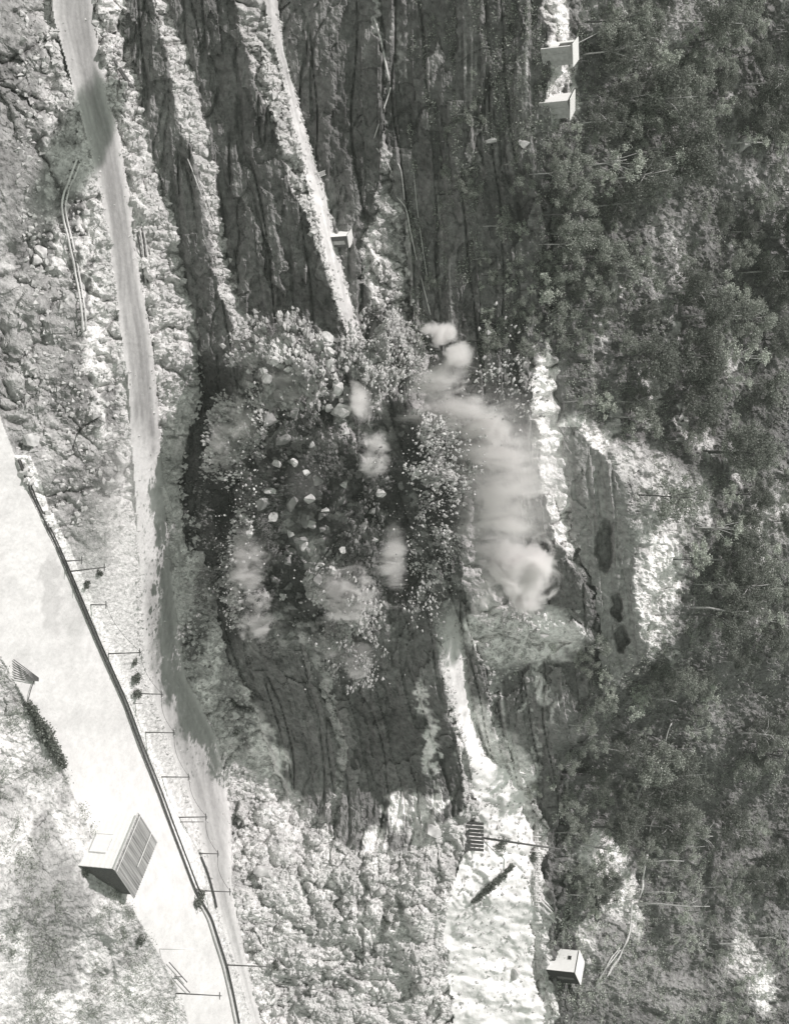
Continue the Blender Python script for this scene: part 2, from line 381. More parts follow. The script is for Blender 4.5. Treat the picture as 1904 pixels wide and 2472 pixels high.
    for (ca, ch, ra, rh, v) in [
        (1300, 1590, 200, 46, .50), (1375, 1598, 84, 44, .78), (1120, 1520, 50, 40, .5), (1500, 1570, 80, 25, .7),
        (1535, 1290, 55, 120, .82), (1520, 1180, 70, 60, .8), (1840, 1200, 70, 60, .8), (1780, 1150, 80, 45, .8), (1900, 1250, 80, 45, .85),
        (1060, 1370, 50, 80, .8), (1080, 1420, 40, 60, .75), (1250, 1350, 70, 18, .75), (1000, 1300, 140, 12, .85), (900, 1318, 110, 9, .9),
        (1790, 1035, 70, 16, .8), (650, 212, 260, 20, .66), (950, 250, 130, 26, .66), (300, 115, 200, 18, .5), (820, 235, 150, 26, .7), (1230, 330, 190, 60, .6), (1790, 620, 60, 34, .75), (1850, 670, 40, 26, .85), (1690, 1020, 30, 15, .8), (2040, 900, 60, 30, .8), (1960, 960, 50, 25, .8), (1985, 1020, 60, 30, .7), (1930, 1060, 40, 15, .8),
        (2085, 1455, 75, 58, .85), (2150, 1505, 90, 36, .62), (2275, 1420, 60, 26, .6), (2180, 1475, 50, 25, .7), (2200, 1530, 60, 20, .65), (2380, 1840, 60, 30, .75), (2300, 1790, 60, 35, .55),
        (600, 140, 90, 22, .6), (640, 905, 95, 26, .7), (640, 960, 70, 22, .6), (100, 1350, 90, 22, .75), (230, 1380, 60, 12, .6),
        (2330, 1225, 70, 60, .8), (1570, 520, 30, 20, .8), (1660, 500, 60, 14, .85), (1360, 455, 60, 14, .8), (1610, 500, 40, 34, .75),
        (2250, 1240, 90, 60, .75), (1450, 1560, 60, 30, .7), (300, 1490, 30, 10, .4), (700, 1490, 46, 9, .55), (790, 1452, 70, 9, .5), (880, 1765, 50, 10, .5), (965, 1556, 70, 10, .6), (1010, 1640, 50, 8, .6), (1110, 1780, 60, 8, .5), (560, 1392, 60, 8, .5), (420, 1640, 60, 8, .4), (600, 1765, 40, 8, .5), (1230, 1700, 50, 9, .5), (1340, 1835, 60, 26, .65), (1620, 1620, 60, 8, .45), (800, 1620, 50, 8, .5), (250, 1700, 60, 9, .4), (860, 1660, 50, 12, .5), (1060, 1690, 40, 22, .5), (1350, 1830, 70, 16, .6),
        (640, 1630, 60, 9, .5), (760, 1755, 60, 9, .5), (930, 1570, 40, 14, .5), (1020, 1480, 60, 14, .55), (120, 960, 60, 9, .3), (1480, 1840, 60, 12, .4),
        (1700, 1270, 25, 10, .6), (1660, 1310, 30, 12, .6), (1720, 1340, 50, 8, .55), (1620, 1300, 60, 7, .6), (1850, 1300, 90, 6, .5)]:
        alb = patch(ca, ch, ra, rh, v, alb)
    for (ca, ch, ra, rh, v) in [(560, 75, 110, 40, .2), (700, 215, 90, 9, .22), (2330, 1480, 120, 60, .24), (2380, 1620, 120, 60, .26), (2270, 1640, 90, 50, .2), (1540, 470, 75, 30, .17), (1400, 120, 70, 22, .5), (1480, 130, 55, 24, .5),  # terrace pair and the patch above the road paint dust shadow
                                (2180, 130, 130, 90, .30), (2040, 110, 90, 28, .36), (2350, 150, 60, 60, .35), (960, 175, 80, 50, .22), (980, 260, 50, 20, .2), (780, 110, 120, 50, .3), (420, 70, 160, 40, .25),
                                (1650, 560, 110, 30, .3), (1750, 590, 70, 22, .25)]:
        alb = patch(ca, ch, ra, rh, v, alb)
    # grey cliff
    alb = np.where(gc > 0, np.where(a > 1030, 0.30 + .06 * n1, alb), alb)
    # churned soil and broken stone of the blast, with shade painted in
    dirt = 0.30 + .38 * np.clip(fbm(x * .28, y * .25, z * .28, 4, 58) * 1.8, -.55, 1) + .30 * (w2 > .72) + .14 * n2
    dk_shade = np.maximum.reduce([ell(a + 40 * n1, h + 30 * n1, ca, ch, ra, rh, .4) for (ca, ch, ra, rh) in [(1160, 740, 90, 100), (1410, 700, 50, 70), (1250, 985, 290, 75), (1180, 470, 320, 60), (1480, 560, 120, 50), (1250, 1060, 260, 60)]])  # shade under the dust, in hollows and at the front, as dark albedo
    dirt = dirt * .75 * (1 - dk_shade) + dk_shade * (.07 + .03 * n1 + .2 * (w2 > .88))
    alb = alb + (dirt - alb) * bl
    front_shade = ((zn >= 4) | ((a < 1330) & (h > ev(CD, a) - 26 - 20 * n1))) * (1 - smooth(545, 600, h + 30 * n1)) * smooth(820, 900, a) * (1 - smooth(1560, 1680, a))
    alb = alb + (.07 + .03 * n1 + .02 * n2 - alb) * front_shade  # shadow along the blast front painted into the albedo
    alb = np.clip(alb, 0.04, 0.86)
    return X, YY, Z, alb

GRID = []
def gsurf(a, h):
    AX_, HX_, G = GRID
    a = np.atleast_1d(np.asarray(a, float)); h = np.atleast_1d(np.asarray(h, float))
    i = np.clip(np.searchsorted(AX_, a) - 1, 0, len(AX_) - 2); j = np.clip(np.searchsorted(HX_, h) - 1, 0, len(HX_) - 2)
    u = ((a - AX_[i]) / (AX_[i + 1] - AX_[i]))[:, None]; v = ((h - HX_[j]) / (HX_[j + 1] - HX_[j]))[:, None]
    p = G[j, i] * (1 - u) * (1 - v) + G[j, i + 1] * u * (1 - v) + G[j + 1, i] * (1 - u) * v + G[j + 1, i + 1] * u * v
    return p[:, 0], p[:, 1], p[:, 2]
def P(a, h, lift=0.0):
    x, y, z = gsurf(a, h)
    return Vector((x[0], y[0], z[0] + lift))

def BP(a, h, Y=None, z=None):
    """a point at a known distance Y, or at a known height z"""
    if Y is None:
        Y = (z - CAMZ) / kray(h)
    dx, dy, dz = rays(a, h)
    return Vector((dx / dy * Y, Y, CAMZ + dz / dy * Y))

# ------------------------------------------------------------------ materials
def new_mat(name):
    m = bpy.data.materials.new(name); m.use_nodes = True
    nt = m.node_tree; nt.nodes.clear()
    out = nt.nodes.new('ShaderNodeOutputMaterial')
    b = nt.nodes.new('ShaderNodeBsdfPrincipled')
    nt.links.new(b.outputs[0], out.inputs[0])
    return m, nt, b

TINT = (1.0, 0.985, 0.975)
def ground_mat(name, scale=1.2, amp=0.35, bump=0.5, rough=0.95):
    m, nt, b = new_mat(name)
    at = nt.nodes.new('ShaderNodeAttribute'); at.attribute_name = 'alb'
    geo = nt.nodes.new('ShaderNodeNewGeometry')
    ns = nt.nodes.new('ShaderNodeTexNoise'); ns.inputs['Scale'].default_value = scale; ns.inputs['Detail'].default_value = 8; ns.inputs['Roughness'].default_value = .68
    nt.links.new(geo.outputs['Position'], ns.inputs['Vector'])
    mr = nt.nodes.new('ShaderNodeMapRange'); mr.inputs[1].default_value = .3; mr.inputs[2].default_value = .7
    mr.inputs[3].default_value = 1 - amp; mr.inputs[4].default_value = 1 + amp
    nt.links.new(ns.outputs[0], mr.inputs[0])
    mm = nt.nodes.new('ShaderNodeMath'); mm.operation = 'MULTIPLY'; mm.use_clamp = True
    nt.links.new(at.outputs['Fac'], mm.inputs[0]); nt.links.new(mr.outputs[0], mm.inputs[1])
    cb = nt.nodes.new('ShaderNodeVectorMath'); cb.operation = 'SCALE'; cb.inputs[0].default_value = TINT
    nt.links.new(mm.outputs[0], cb.inputs['Scale'])
    nt.links.new(cb.outputs[0], b.inputs['Base Color'])
    b.inputs['Roughness'].default_value = rough
    b.inputs['Specular IOR Level'].default_value = 0.15
    if bump:
        n2 = nt.nodes.new('ShaderNodeTexNoise'); n2.inputs['Scale'].default_value = 2.6; n2.inputs['Detail'].default_value = 6
        nt.links.new(geo.outputs['Position'], n2.inputs['Vector'])
        bp = nt.nodes.new('ShaderNodeBump'); bp.inputs['Strength'].default_value = bump; bp.inputs['Distance'].default_value = .35
        nt.links.new(n2.outputs[0], bp.inputs['Height']); nt.links.new(bp.outputs[0], b.inputs['Normal'])
    return m

def plain(name, v, rough=.8, noise=.25, scale=4.0, spec=.2, metal=0.0, stretch=(1, 1, 1)):
    m, nt, b = new_mat(name)
    tc = nt.nodes.new('ShaderNodeTexCoord')
    mp = nt.nodes.new('ShaderNodeMapping'); mp.inputs['Scale'].default_value = stretch
    nt.links.new(tc.outputs['Object'], mp.inputs[0])
    ns = nt.nodes.new('ShaderNodeTexNoise'); ns.inputs['Scale'].default_value = scale; ns.inputs['Detail'].default_value = 6
    nt.links.new(mp.outputs[0], ns.inputs['Vector'])
    mr = nt.nodes.new('ShaderNodeMapRange'); mr.inputs[1].default_value = .25; mr.inputs[2].default_value = .75
    mr.inputs[3].default_value = v * (1 - noise); mr.inputs[4].default_value = min(.95, v * (1 + noise))
    nt.links.new(ns.outputs[0], mr.inputs[0])
    cb = nt.nodes.new('ShaderNodeVectorMath'); cb.operation = 'SCALE'; cb.inputs[0].default_value = TINT
    nt.links.new(mr.outputs[0], cb.inputs['Scale'])
    nt.links.new(cb.outputs[0], b.inputs['Base Color'])
    b.inputs['Roughness'].default_value = rough; b.inputs['Specular IOR Level'].default_value = spec; b.inputs['Metallic'].default_value = metal
    return m

def leaf_mat(name, v):
    m, nt, b = new_mat(name)
    geo = nt.nodes.new('ShaderNodeNewGeometry')
    mr = nt.nodes.new('ShaderNodeMapRange'); mr.inputs[3].default_value = v * .5; mr.inputs[4].default_value = v * 1.7
    nt.links.new(geo.outputs['Random Per Island'], mr.inputs[0])
    cb = nt.nodes.new('ShaderNodeVectorMath'); cb.operation = 'SCALE'; cb.inputs[0].default_value = (.95, 1.0, .9)
    nt.links.new(mr.outputs[0], cb.inputs['Scale']); nt.links.new(cb.outputs[0], b.inputs['Base Color'])
    b.inputs['Roughness'].default_value = .6; b.inputs['Specular IOR Level'].default_value = .25
    tr = nt.nodes.new('ShaderNodeBsdfTranslucent'); nt.links.new(cb.outputs[0], tr.inputs[0])
    mx = nt.nodes.new('ShaderNodeMixShader'); mx.inputs[0].default_value = .25
    out = [n for n in nt.nodes if n.type == 'OUTPUT_MATERIAL'][0]
    nt.links.new(b.outputs[0], mx.inputs[1]); nt.links.new(tr.outputs[0], mx.inputs[2]); nt.links.new(mx.outputs[0], out.inputs[0])
    return m

M_GROUND = ground_mat('pale_ground', 1.0, .10, .25)
M_ROAD = ground_mat('gravel_road', 1.4, .14, .25)
M_ROCK = ground_mat('quarry_rock', 1.3, .45, .8)
M_RUBBLE = ground_mat('broken_rubble', 2.0, .40, .9)
M_SOIL = ground_mat('forest_soil', 1.4, .5, .8)
M_LEAF = [leaf_mat('leaf_mid', .29), leaf_mat('leaf_dark', .16), leaf_mat('leaf_pale', .44)]
M_BARK = plain('pale_bark', .45, .9, .35, 3)
M_DARKBARK = plain('grey_bark', .10, .9, .35, 3)
M_STONE = plain('boulder_stone', .46, .95, .45, 2.5)
M_STONED = plain('dark_stone', .24, .95, .4, 1.5)
M_WHITE = plain('whitewashed_boards', .82, .7, .05, 2)
M_GREYW = plain('grey_boards_and_shade', .42, .8, .2, 3)
M_TIMBER = plain('weathered_timber_and_shade', .12, .9, .3, 4)
M_PALETIMBER = plain('bleached_timber', .60, .9, .2, 4)
M_PIPE = plain('dark_iron_pipe', .07, .6, .3, 3)
M_PALEPIPE = plain('galvanised_pipe', .55, .5, .15, 3)
M_IRON = plain('corrugated_iron', .31, .6, .65, .9, .3, 0, (4.5, .15, 1))
M_DARK = plain('dark_interior_and_shade', .03, .9, .2, 3)
M_WIRE = plain('steel_wire', .08, .7, .1, 3)

# ------------------------------------------------------------------ object helpers
def prop(o, label=None, cat=None, group=None, kind=None):
    if label: o['label'] = label
    if cat: o['category'] = cat
    if group: o['group'] = group
    if kind: o['kind'] = kind
    return o

def mesh_np(name, verts, faces, mat, parent=None, smooth_=False):
    me = bpy.data.meshes.new(name)
    verts = np.asarray(verts, np.float32); faces = np.asarray(faces, np.int32)
    nv, nf, k = len(verts), len(faces), faces.shape[1]
    me.vertices.add(nv); me.vertices.foreach_set('co', verts.ravel())
    me.loops.add(nf * k); me.loops.foreach_set('vertex_index', faces.ravel())
    me.polygons.add(nf); me.polygons.foreach_set('loop_start', np.arange(nf, dtype=np.int32) * k)
    me.polygons.foreach_set('loop_total', np.full(nf, k, np.int32))
    me.polygons.foreach_set('use_smooth', np.full(nf, smooth_))
    me.update(calc_edges=True)
    me.materials.append(mat)
    o = bpy.data.objects.new(name, me); COL.objects.link(o)
    if parent: o.parent = parent
    return o

def empty(name, loc, rz=0.0, **kw):
    o = bpy.data.objects.new(name, None); COL.objects.link(o)
    o.location = loc; o.rotation_euler = (0, 0, rz); o.empty_display_size = .3
    prop(o, **kw)
    return o

def bm_obj(name, bm, mat, parent=None, smooth_=False):
    me = bpy.data.meshes.new(name); bm.normal_update(); bm.to_mesh(me); bm.free()
    if smooth_:
        for p in me.polygons: p.use_smooth = True
    for mm in (mat if isinstance(mat, list) else [mat]): me.materials.append(mm)
    o = bpy.data.objects.new(name, me); COL.objects.link(o)
    if parent: o.parent = parent
    return o

def box(bm, c, s, rot=None):
    r = bmesh.ops.create_cube(bm, size=1.0)
    m = Matrix.Translation(c) @ (rot.to_4x4() if rot else Matrix.Identity(4)) @ Matrix.Diagonal((s[0], s[1], s[2], 1))
    bmesh.ops.transform(bm, matrix=m, verts=r['verts'])

def tube(bm, pts, rad, seg=6, cap=True):
    pts = [Vector(p) for p in pts]
    rings = []
    for i, p in enumerate(pts):
        d = (pts[min(i + 1, len(pts) - 1)] - pts[max(i - 1, 0)])
        if d.length < 1e-6: d = Vector((0, 0, 1))
        d.normalize()
        up = Vector((0, 0, 1)) if abs(d.z) < .9 else Vector((1, 0, 0))
        u = d.cross(up).normalized(); v = d.cross(u)
        r = rad[i] if isinstance(rad, (list, tuple)) else rad
        rings.append([bm.verts.new(p + (u * math.cos(t) + v * math.sin(t)) * r) for t in [2 * math.pi * j / seg for j in range(seg)]])
    for A, B in zip(rings, rings[1:]):
        for j in range(seg):
            bm.faces.new((A[j], A[(j + 1) % seg], B[(j + 1) % seg], B[j]))
    if cap:
        bm.faces.new(rings[0][::-1]); bm.faces.new(rings[-1])

# ------------------------------------------------------------------ terrain sheets
def axis(lo, fa, fb, hi, step, coarse):
    return np.unique(np.concatenate([np.arange(lo, fa, coarse), np.arange(fa, fb, step), np.arange(fb, hi + coarse, coarse)]))
AX = axis(-900, -60, 2540, 3300, 3.0, 30)
HX = axis(-560, -60, 1970, 2330, 2.8, 30)
AG, HG = np.meshgrid(AX, HX)
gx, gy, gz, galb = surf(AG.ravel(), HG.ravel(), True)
V = np.stack([gx, gy, gz], 1)
nc, nr = len(AX), len(HX)
GRID.extend([AX, HX, V.reshape(nr, nc, 3)])
ii = np.arange(nr - 1)[:, None] * nc + np.arange(nc - 1)[None, :]
F = np.stack([ii, ii + 1, ii + 1 + nc, ii + nc], -1).reshape(-1, 4)
ac = (AG[:-1, :-1] + 1.5).ravel(); hc = (HG[:-1, :-1] + 1.4).ravel()
FZ = zone(ac, ragged(ac, hc))
inblast = blastm(ac, hc) > .45
def sheet(name, mask, mat, smooth_=False, label=None):
    f = F[mask]
    used, inv = np.unique(f, return_inverse=True)
    o = mesh_np(name, V[used], inv.reshape(f.shape), mat, None, smooth_)
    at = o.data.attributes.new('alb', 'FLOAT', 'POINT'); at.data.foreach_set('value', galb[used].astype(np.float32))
    prop(o, label=label, cat=None, kind='structure')
    o['category'] = name.replace('_', ' ')
    return o
right = ac > np.interp(hc, *RB)
m_road = FZ == 2
m_track = (FZ == 8) & ~inblast
m_terr = (FZ == 0)
m_for = FZ == 14
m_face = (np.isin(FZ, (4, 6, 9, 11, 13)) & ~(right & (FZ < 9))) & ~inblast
m_blast = inblast
m_rub = ~(m_road | m_track | m_terr | m_for | m_face | m_blast)
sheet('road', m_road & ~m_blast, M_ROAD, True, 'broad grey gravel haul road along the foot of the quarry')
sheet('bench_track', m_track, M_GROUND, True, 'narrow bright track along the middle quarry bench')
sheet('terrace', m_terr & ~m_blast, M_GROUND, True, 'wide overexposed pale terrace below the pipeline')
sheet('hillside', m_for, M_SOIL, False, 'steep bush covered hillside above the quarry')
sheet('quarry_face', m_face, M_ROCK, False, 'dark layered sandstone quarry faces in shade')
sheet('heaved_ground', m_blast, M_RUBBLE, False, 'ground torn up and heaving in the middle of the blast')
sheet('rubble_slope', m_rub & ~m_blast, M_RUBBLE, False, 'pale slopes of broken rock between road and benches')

def far_sheet():
    # coarse ground reaching past everything: gorge floor behind and beside, high ground beyond the ridge
    xs = np.linspace(-700, 700, 71); ys = np.linspace(-200, 1200, 71)
    X, Y = np.meshgrid(xs, ys)
    Z = np.where(Y < 150, -22 - 0.12 * (150 - Y), np.where(Y < 345, -22.0, 0.0))
    n = fbm(X * .01, Y * .01, X * 0, 3, 5)
    Z = np.where(Y >= 320, -22 + (np.minimum(Y, 420) - 320) * .98 + n * 8, Z + n * 2)
    v = np.stack([X.ravel(), Y.ravel(), Z.ravel()], 1)
    n_ = 71
    i2 = np.arange(n_ - 1)[:, None] * n_ + np.arange(n_ - 1)[None, :]
    f = np.stack([i2, i2 + 1, i2 + 1 + n_, i2 + n_], -1).reshape(-1, 4)
    o = mesh_np('ground', v, f, M_SOIL, None, True)
    at = o.data.attributes.new('alb', 'FLOAT', 'POINT'); at.data.foreach_set('value', np.full(len(v), .12, np.float32))
    prop(o, 'dark bush country around the gorge', None, None, 'structure')
    o['category'] = 'ground'
far_sheet()
# ------------------------------------------------------------------ trees and scrub
def leaf_cloud(rng, centres, radii, per, size, squash=.8):
    """many small leaf faces in clumps"""
    vs = []; 
    for (c, r) in zip(centres, radii):
        n = int(per * r * r)
        d = rng.normal(size=(n, 3)); d /= np.linalg.norm(d, axis=1)[:, None]
        q = rng.integers(0, 9, n); sub = rng.normal(size=(9, 3)) * .55; d = d * .62 + sub[q]
        rad = r * rng.uniform(.35, 1.0, n) ** .6
        p = np.array(c) + d * rad[:, None] * np.array([1, 1, squash])
        u = rng.normal(size=(n, 3)); u /= np.linalg.norm(u, axis=1)[:, None]
        w = np.cross(u, rng.normal(size=(n, 3))); w /= np.linalg.norm(w, axis=1)[:, None]
        s = size * rng.uniform(.6, 1.4, n)[:, None]
        vs.append(np.stack([p - u * s, p + w * s * .7, p + u * s, p - w * s * .7], 1))
    v = np.concatenate(vs).reshape(-1, 3)
    f = np.arange(len(v)).reshape(-1, 4)
    return v, f

def make_tree(i, hgt, crown_r, nclump, mat, bark, open_=False):
    rng = np.random.default_rng(100 + i)
    t = empty('eucalyptus_tree', (0, 0, 0))
    bm = bmesh.new()
    lean = rng.uniform(-.08, .08, 2) * hgt
    top = Vector((lean[0], lean[1], hgt * .72))
    tube(bm, [(0, 0, -1.0), (lean[0] * .2, lean[1] * .2, hgt * .25), (lean[0] * .6, lean[1] * .5, hgt * .5), top], [.017 * hgt, .014 * hgt, .010 * hgt, .005 * hgt])
    cs = []; rs = []
    for k in range(nclump):
        an = rng.uniform(0, 6.283); rr = crown_r * math.sqrt(rng.uniform(.05, 1)); zz = hgt * rng.uniform(.34 if not open_ else .45, .98)
        fade = 1 - .45 * max(0, (zz / hgt - .75) / .25)
        c = Vector((lean[0] * .6 + rr * fade * math.cos(an), lean[1] * .6 + rr * fade * math.sin(an), zz))
        cs.append(c); rs.append(crown_r * rng.uniform(.18, .42))
        if k % 2 == 0:
            st = Vector((lean[0] * .5, lean[1] * .5, hgt * rng.uniform(.3, .6)))
            mid = (st + c) / 2 + Vector((0, 0, .25))
            tube(bm, [st, mid, c], [.010 * hgt, .007 * hgt, .003 * hgt], 5)
    bm_obj('trunk', bm, bark, t, True)
    v, f = leaf_cloud(rng, cs, rs, 430 if not open_ else 260, .105)
    mesh_np('crown', v, f, mat, t)
    return t

TREES = [make_tree(0, 8.0, 3.0, 16, M_LEAF[0], M_DARKBARK), make_tree(1, 10.0, 3.3, 20, M_LEAF[1], M_BARK),
         make_tree(2, 6.5, 2.6, 13, M_LEAF[0], M_BARK), make_tree(3, 7.5, 2.3, 12, M_LEAF[2], M_BARK, True),
         make_tree(4, 9.0, 3.6, 22, M_LEAF[1], M_DARKBARK), make_tree(5, 5.0, 2.2, 10, M_LEAF[2], M_DARKBARK)]
TLAB = {0: 'bushy grey green eucalyptus', 1: 'tall dark pale trunked eucalyptus', 2: 'low rounded eucalyptus',
        3: 'thin open pale leaved eucalyptus', 4: 'broad dark eucalyptus', 5: 'small pale leaved gum sapling'}
used_t = set()
def place_tree(k, a, h, sc, where, grp):
    src = TREES[k]
    if k not in used_t:
        o = src; used_t.add(k)
    else:
        o = src.copy(); COL.objects.link(o)
        for ch in list(src.children):
            c = ch.copy(); COL.objects.link(c); c.parent = o
    p = P(a, h)
    o.location = p
    o.rotation_euler = (random.uniform(-.06, .06), random.uniform(-.06, .06), random.uniform(0, 6.28))
    o.scale = (sc * random.uniform(.85, 1.15), sc * random.uniform(.85, 1.15), sc)
    o['label'] = TLAB[k] + ' ' + where; o['category'] = 'tree'; o['group'] = grp + ', ' + {0: 'bushy', 1: 'tall dark', 2: 'low rounded', 3: 'thin pale', 4: 'broad dark', 5: 'saplings'}[k]
    return o

# forest scatter : jittered rows on the upper hillside, thinner on pale clearings
CLEAR = [(700, 1480, 50, 22), (790, 1442, 74, 22), (880, 1755, 54, 22), (965, 1546, 74, 22), (1010, 1630, 54, 20), (1110, 1770, 60, 18), (600, 1755, 44, 18), (1230, 1690, 50, 20), (1340, 1835, 50, 26), (620, 1550, 90, 40), (420, 1800, 60, 50), (1340, 1590, 165, 40), (2150, 1500, 100, 44), (2270, 1425, 70, 34), (1060, 1370, 60, 70), (1120, 1520, 60, 40), (2080, 1450, 60, 50), (2172, 1431, 70, 24), (2180, 1475, 60, 22), (2290, 1380, 60, 70), (570, 1520, 60, 30), (140, 1360, 120, 40),
         (2330, 1480, 90, 50), (2380, 1640, 80, 60), (1100, 1450, 80, 50), (1250, 1460, 120, 70), (1450, 1500, 110, 55), (470, 1740, 90, 26), (2200, 1530, 60, 16), (2390, 1840, 50, 24)]
def clear(a, h, f=1.0):
    return any(((a - c[0]) / c[2]) ** 2 + ((h - c[1]) / c[3]) ** 2 < f for c in CLEAR)
spots = []
rr = random.Random(5)
for hh in np.arange(1330, 1960, 44):
    for aa in np.arange(-20, 2500, 62):
        a = aa + rr.uniform(-32, 32); h = hh + rr.uniform(-24, 24)
        lim = float(np.interp(a, [0, 300, 900, 1050, 1250, 1450, 1600, 1700, 1950, 2500], [1405, 1330, 1330, 1400, 1540, 1560, 1480, 1400, 1360, 1380]))
        if h < lim or clear(a, h): continue
        dens = .62 + 1.1 * float(fbm(np.array([a / 130.]), np.array([h / 90.]), np.array([0.]), 2, 440)[0])
        if a > 2150: dens *= .7 if h < 1700 else .8
        if rr.random() > dens: continue
        spots.append((a, h))
def zone_text(a, h):
    if h > 1700: v = 'high on the hillside'
    elif h > 1520: v = 'midway up'
    else: v = 'above the rock edge'
    if a < 620: u = 'near the white huts'
    elif a < 1250: u = 'left of the pale clearing'
    elif a < 1700: u = 'above the pale clearing'
    elif a < 2150: u = 'around the long chute'
    else: u = 'at the scrubby far end'
    return v + ', ' + u
for (a, h) in spots[:262]:
    k = rr.choices([0, 1, 2, 3, 4, 5], [5, 4, 5, 3, 4, 3])[0]
    sc = rr.choice([.38, .5, .62, .78, .92]) * rr.uniform(.85, 1.15)
    if a > 2150: k = rr.choice([2, 3, 5, 5]); sc *= .75
    place_tree(k, a, h, sc, zone_text(a, h), 'eucalyptus trees on the hillside ' + zone_text(a, h))
# trees rooted on the ledges and in front of the rock
for (a, h, k, sc) in [(372, 1300, 0, .45), (420, 1290, 2, .7), (520, 1300, 0, .8), (590, 1310, 2, .8), (640, 1290, 0, .7), (700, 1270, 5, .8), (760, 1290, 2, .7), 
                      (690, 1200, 5, .5), (560, 1230, 5, .5), (1560, 1400, 2, .6), (1600, 1370, 0, .5), (1800, 1380, 0, .6), (1850, 1330, 2, .55), (1905, 1250, 2, .45), (1880, 1300, 5, .6),
                      (1950, 1330, 0, .6), (2010, 1340, 2, .7), (1870, 1400, 4, .5), (2120, 1350, 0, .55), (2160, 1370, 2, .7), (2210, 1395, 5, .7), (1640, 1420, 5, .7), (1930, 1410, 0, .5), (2060, 1200, 5, .2), (1700, 1400, 0, .6), (1750, 1370, 2, .6)]:
    place_tree(k, a, h, sc, 'growing on a rock ledge', 'trees on the rock ledges')

rt = random.Random(21)
nl = 0
while nl < 34:
    a, h = rt.uniform(0, 860), rt.uniform(1010, 1335)
    if a > 150 and h < 1120 and rt.random() < .6: continue
    if a < 360 and h > 1130: continue
    if float(fbm(np.array([a / 120.]), np.array([h / 60.]), np.array([2.]), 2, 450)[0]) < -.05: continue
    place_tree(rt.choice([0, 2, 5, 0]), a, h, rt.uniform(.28, .55), 'rooted in the dark layered rock left of the huts' if a < 110 else 'rooted in the dark layered rock below the wood', 'trees in the upper rock' + (' by the huts' if a < 110 else '')); nl += 1
def undergrowth(name, n, region, size, mat, label, seed):
    rng = np.random.default_rng(seed)
    a, h = region(rng, n)
    x, y, z = gsurf(a, h)
    base = np.stack([x, y, z], 1)
    m = 26
    c = np.repeat(base, m, 0)
    sz = np.repeat(rng.uniform(.35, 1.0, len(base)), m)
    d = rng.normal(size=(len(c), 3)); d /= np.linalg.norm(d, axis=1)[:, None]
    d[:, 2] = np.abs(d[:, 2])
    p = c + d * (sz * rng.uniform(.3, 1.2, len(c)))[:, None] * np.array([1.3, 1, 1])
    u = rng.normal(size=p.shape); u /= np.linalg.norm(u, axis=1)[:, None]
    w = np.cross(u, rng.normal(size=p.shape)); w /= np.linalg.norm(w, axis=1)[:, None]
    s = size * rng.uniform(.6, 1.4, len(p))[:, None]
    v = np.stack([p - u * s, p + w * s * .5, p + u * s, p - w * s * .5], 1).reshape(-1, 3)
    o = mesh_np(name, v, np.arange(len(v)).reshape(-1, 4), mat)
    prop(o, label, 'undergrowth', None, 'stuff')
    return o
def reg_forest(rng, n):
    a = rng.uniform(-80, 2560, n * 2); h = rng.uniform(1330, 1990, n * 2)
    lim = np.interp(a, [0, 300, 900, 1050, 1250, 1450, 1600, 1700, 1950, 2500], [1400, 1320, 1330, 1400, 1550, 1560, 1460, 1400, 1360, 1360])
    ok = (h > lim)
    for c in CLEAR: ok &= ((((a - c[0]) / c[2]) ** 2 + ((h - c[1]) / c[3]) ** 2) > .9) | (rng.random(len(a)) < .12)
    nz = fbm(a / 70, h / 60, a * 0, 3, 400)
    ok &= (nz > -.25) | (rng.random(len(a)) < .3)
    a, h = a[ok][:n], h[ok][:n]
    return a, h
undergrowth('undergrowth', 4200, reg_forest, .12, M_LEAF[0], 'grey green bushes and scrub covering the hillside between the trees', 1)
def reg_ledge(rng, n):
    a = rng.uniform(0, 2480, n * 5); h = rng.uniform(960, 1420, n * 5)
    zn = zone(a, ragged(a, h))
    nz = fbm(a / 90, h / 50, a * 0, 3, 410)
    ok = (np.isin(zn, (10, 12)) & (nz > .18) & ((a < 900) | (a > 1560)))
    ok |= (a > 1850) & (h > 1325) & (nz > 0)
    return a[ok][:n], h[ok][:n]
undergrowth('ledge_scrub', 600, reg_ledge, .11, M_LEAF[2], 'thin scrub clinging to the ledges of the upper rock', 2)
def reg_rock(rng, n):
    a = rng.uniform(-20, 900, n * 5); h = rng.uniform(985, 1345, n * 5)
    nz = fbm(a / 110, h / 26, a * 0, 3, 460)
    ok = nz > .16 - .0004 * (h - 1000) + .12 * smooth(200, 500, a) * (h < 1180)
    return a[ok][:n], h[ok][:n]
undergrowth('rock_scrub', 800, reg_rock, .11, M_LEAF[0], 'grey scrub growing along cracks of the upper rock', 6)
def reg_bank(rng, n):
    a = rng.uniform(1500, 2480, n * 9); h = rng.uniform(-20, 420, n * 9)
    zn = zone(a, h)
    nz = fbm(a / 60, h / 40, a * 0, 3, 420)
    ok = (zn == -1) & (nz > .12)
    cs = ev(CS, a)
    ok |= (np.abs(h - cs) < 9) & (a > 1840) & (a < 2130)
    ok |= (((a - 2300) / 110) ** 2 + ((h - 110) / 50) ** 2 < 1) & (rng.random(len(a)) < .5)
    return a[ok][:n], h[ok][:n]
undergrowth('bank_scrub', 520, reg_bank, .10, M_LEAF[0], 'low dark scrub on the near bank below the shed', 3)
def reg_far_end(rng, n):
    a = rng.uniform(2080, 2490, n * 4); h = rng.uniform(1340, 1700, n * 4)
    nz = fbm(a / 50, h / 40, a * 0, 3, 430)
    ok = nz > .0
    return a[ok][:n], h[ok][:n]
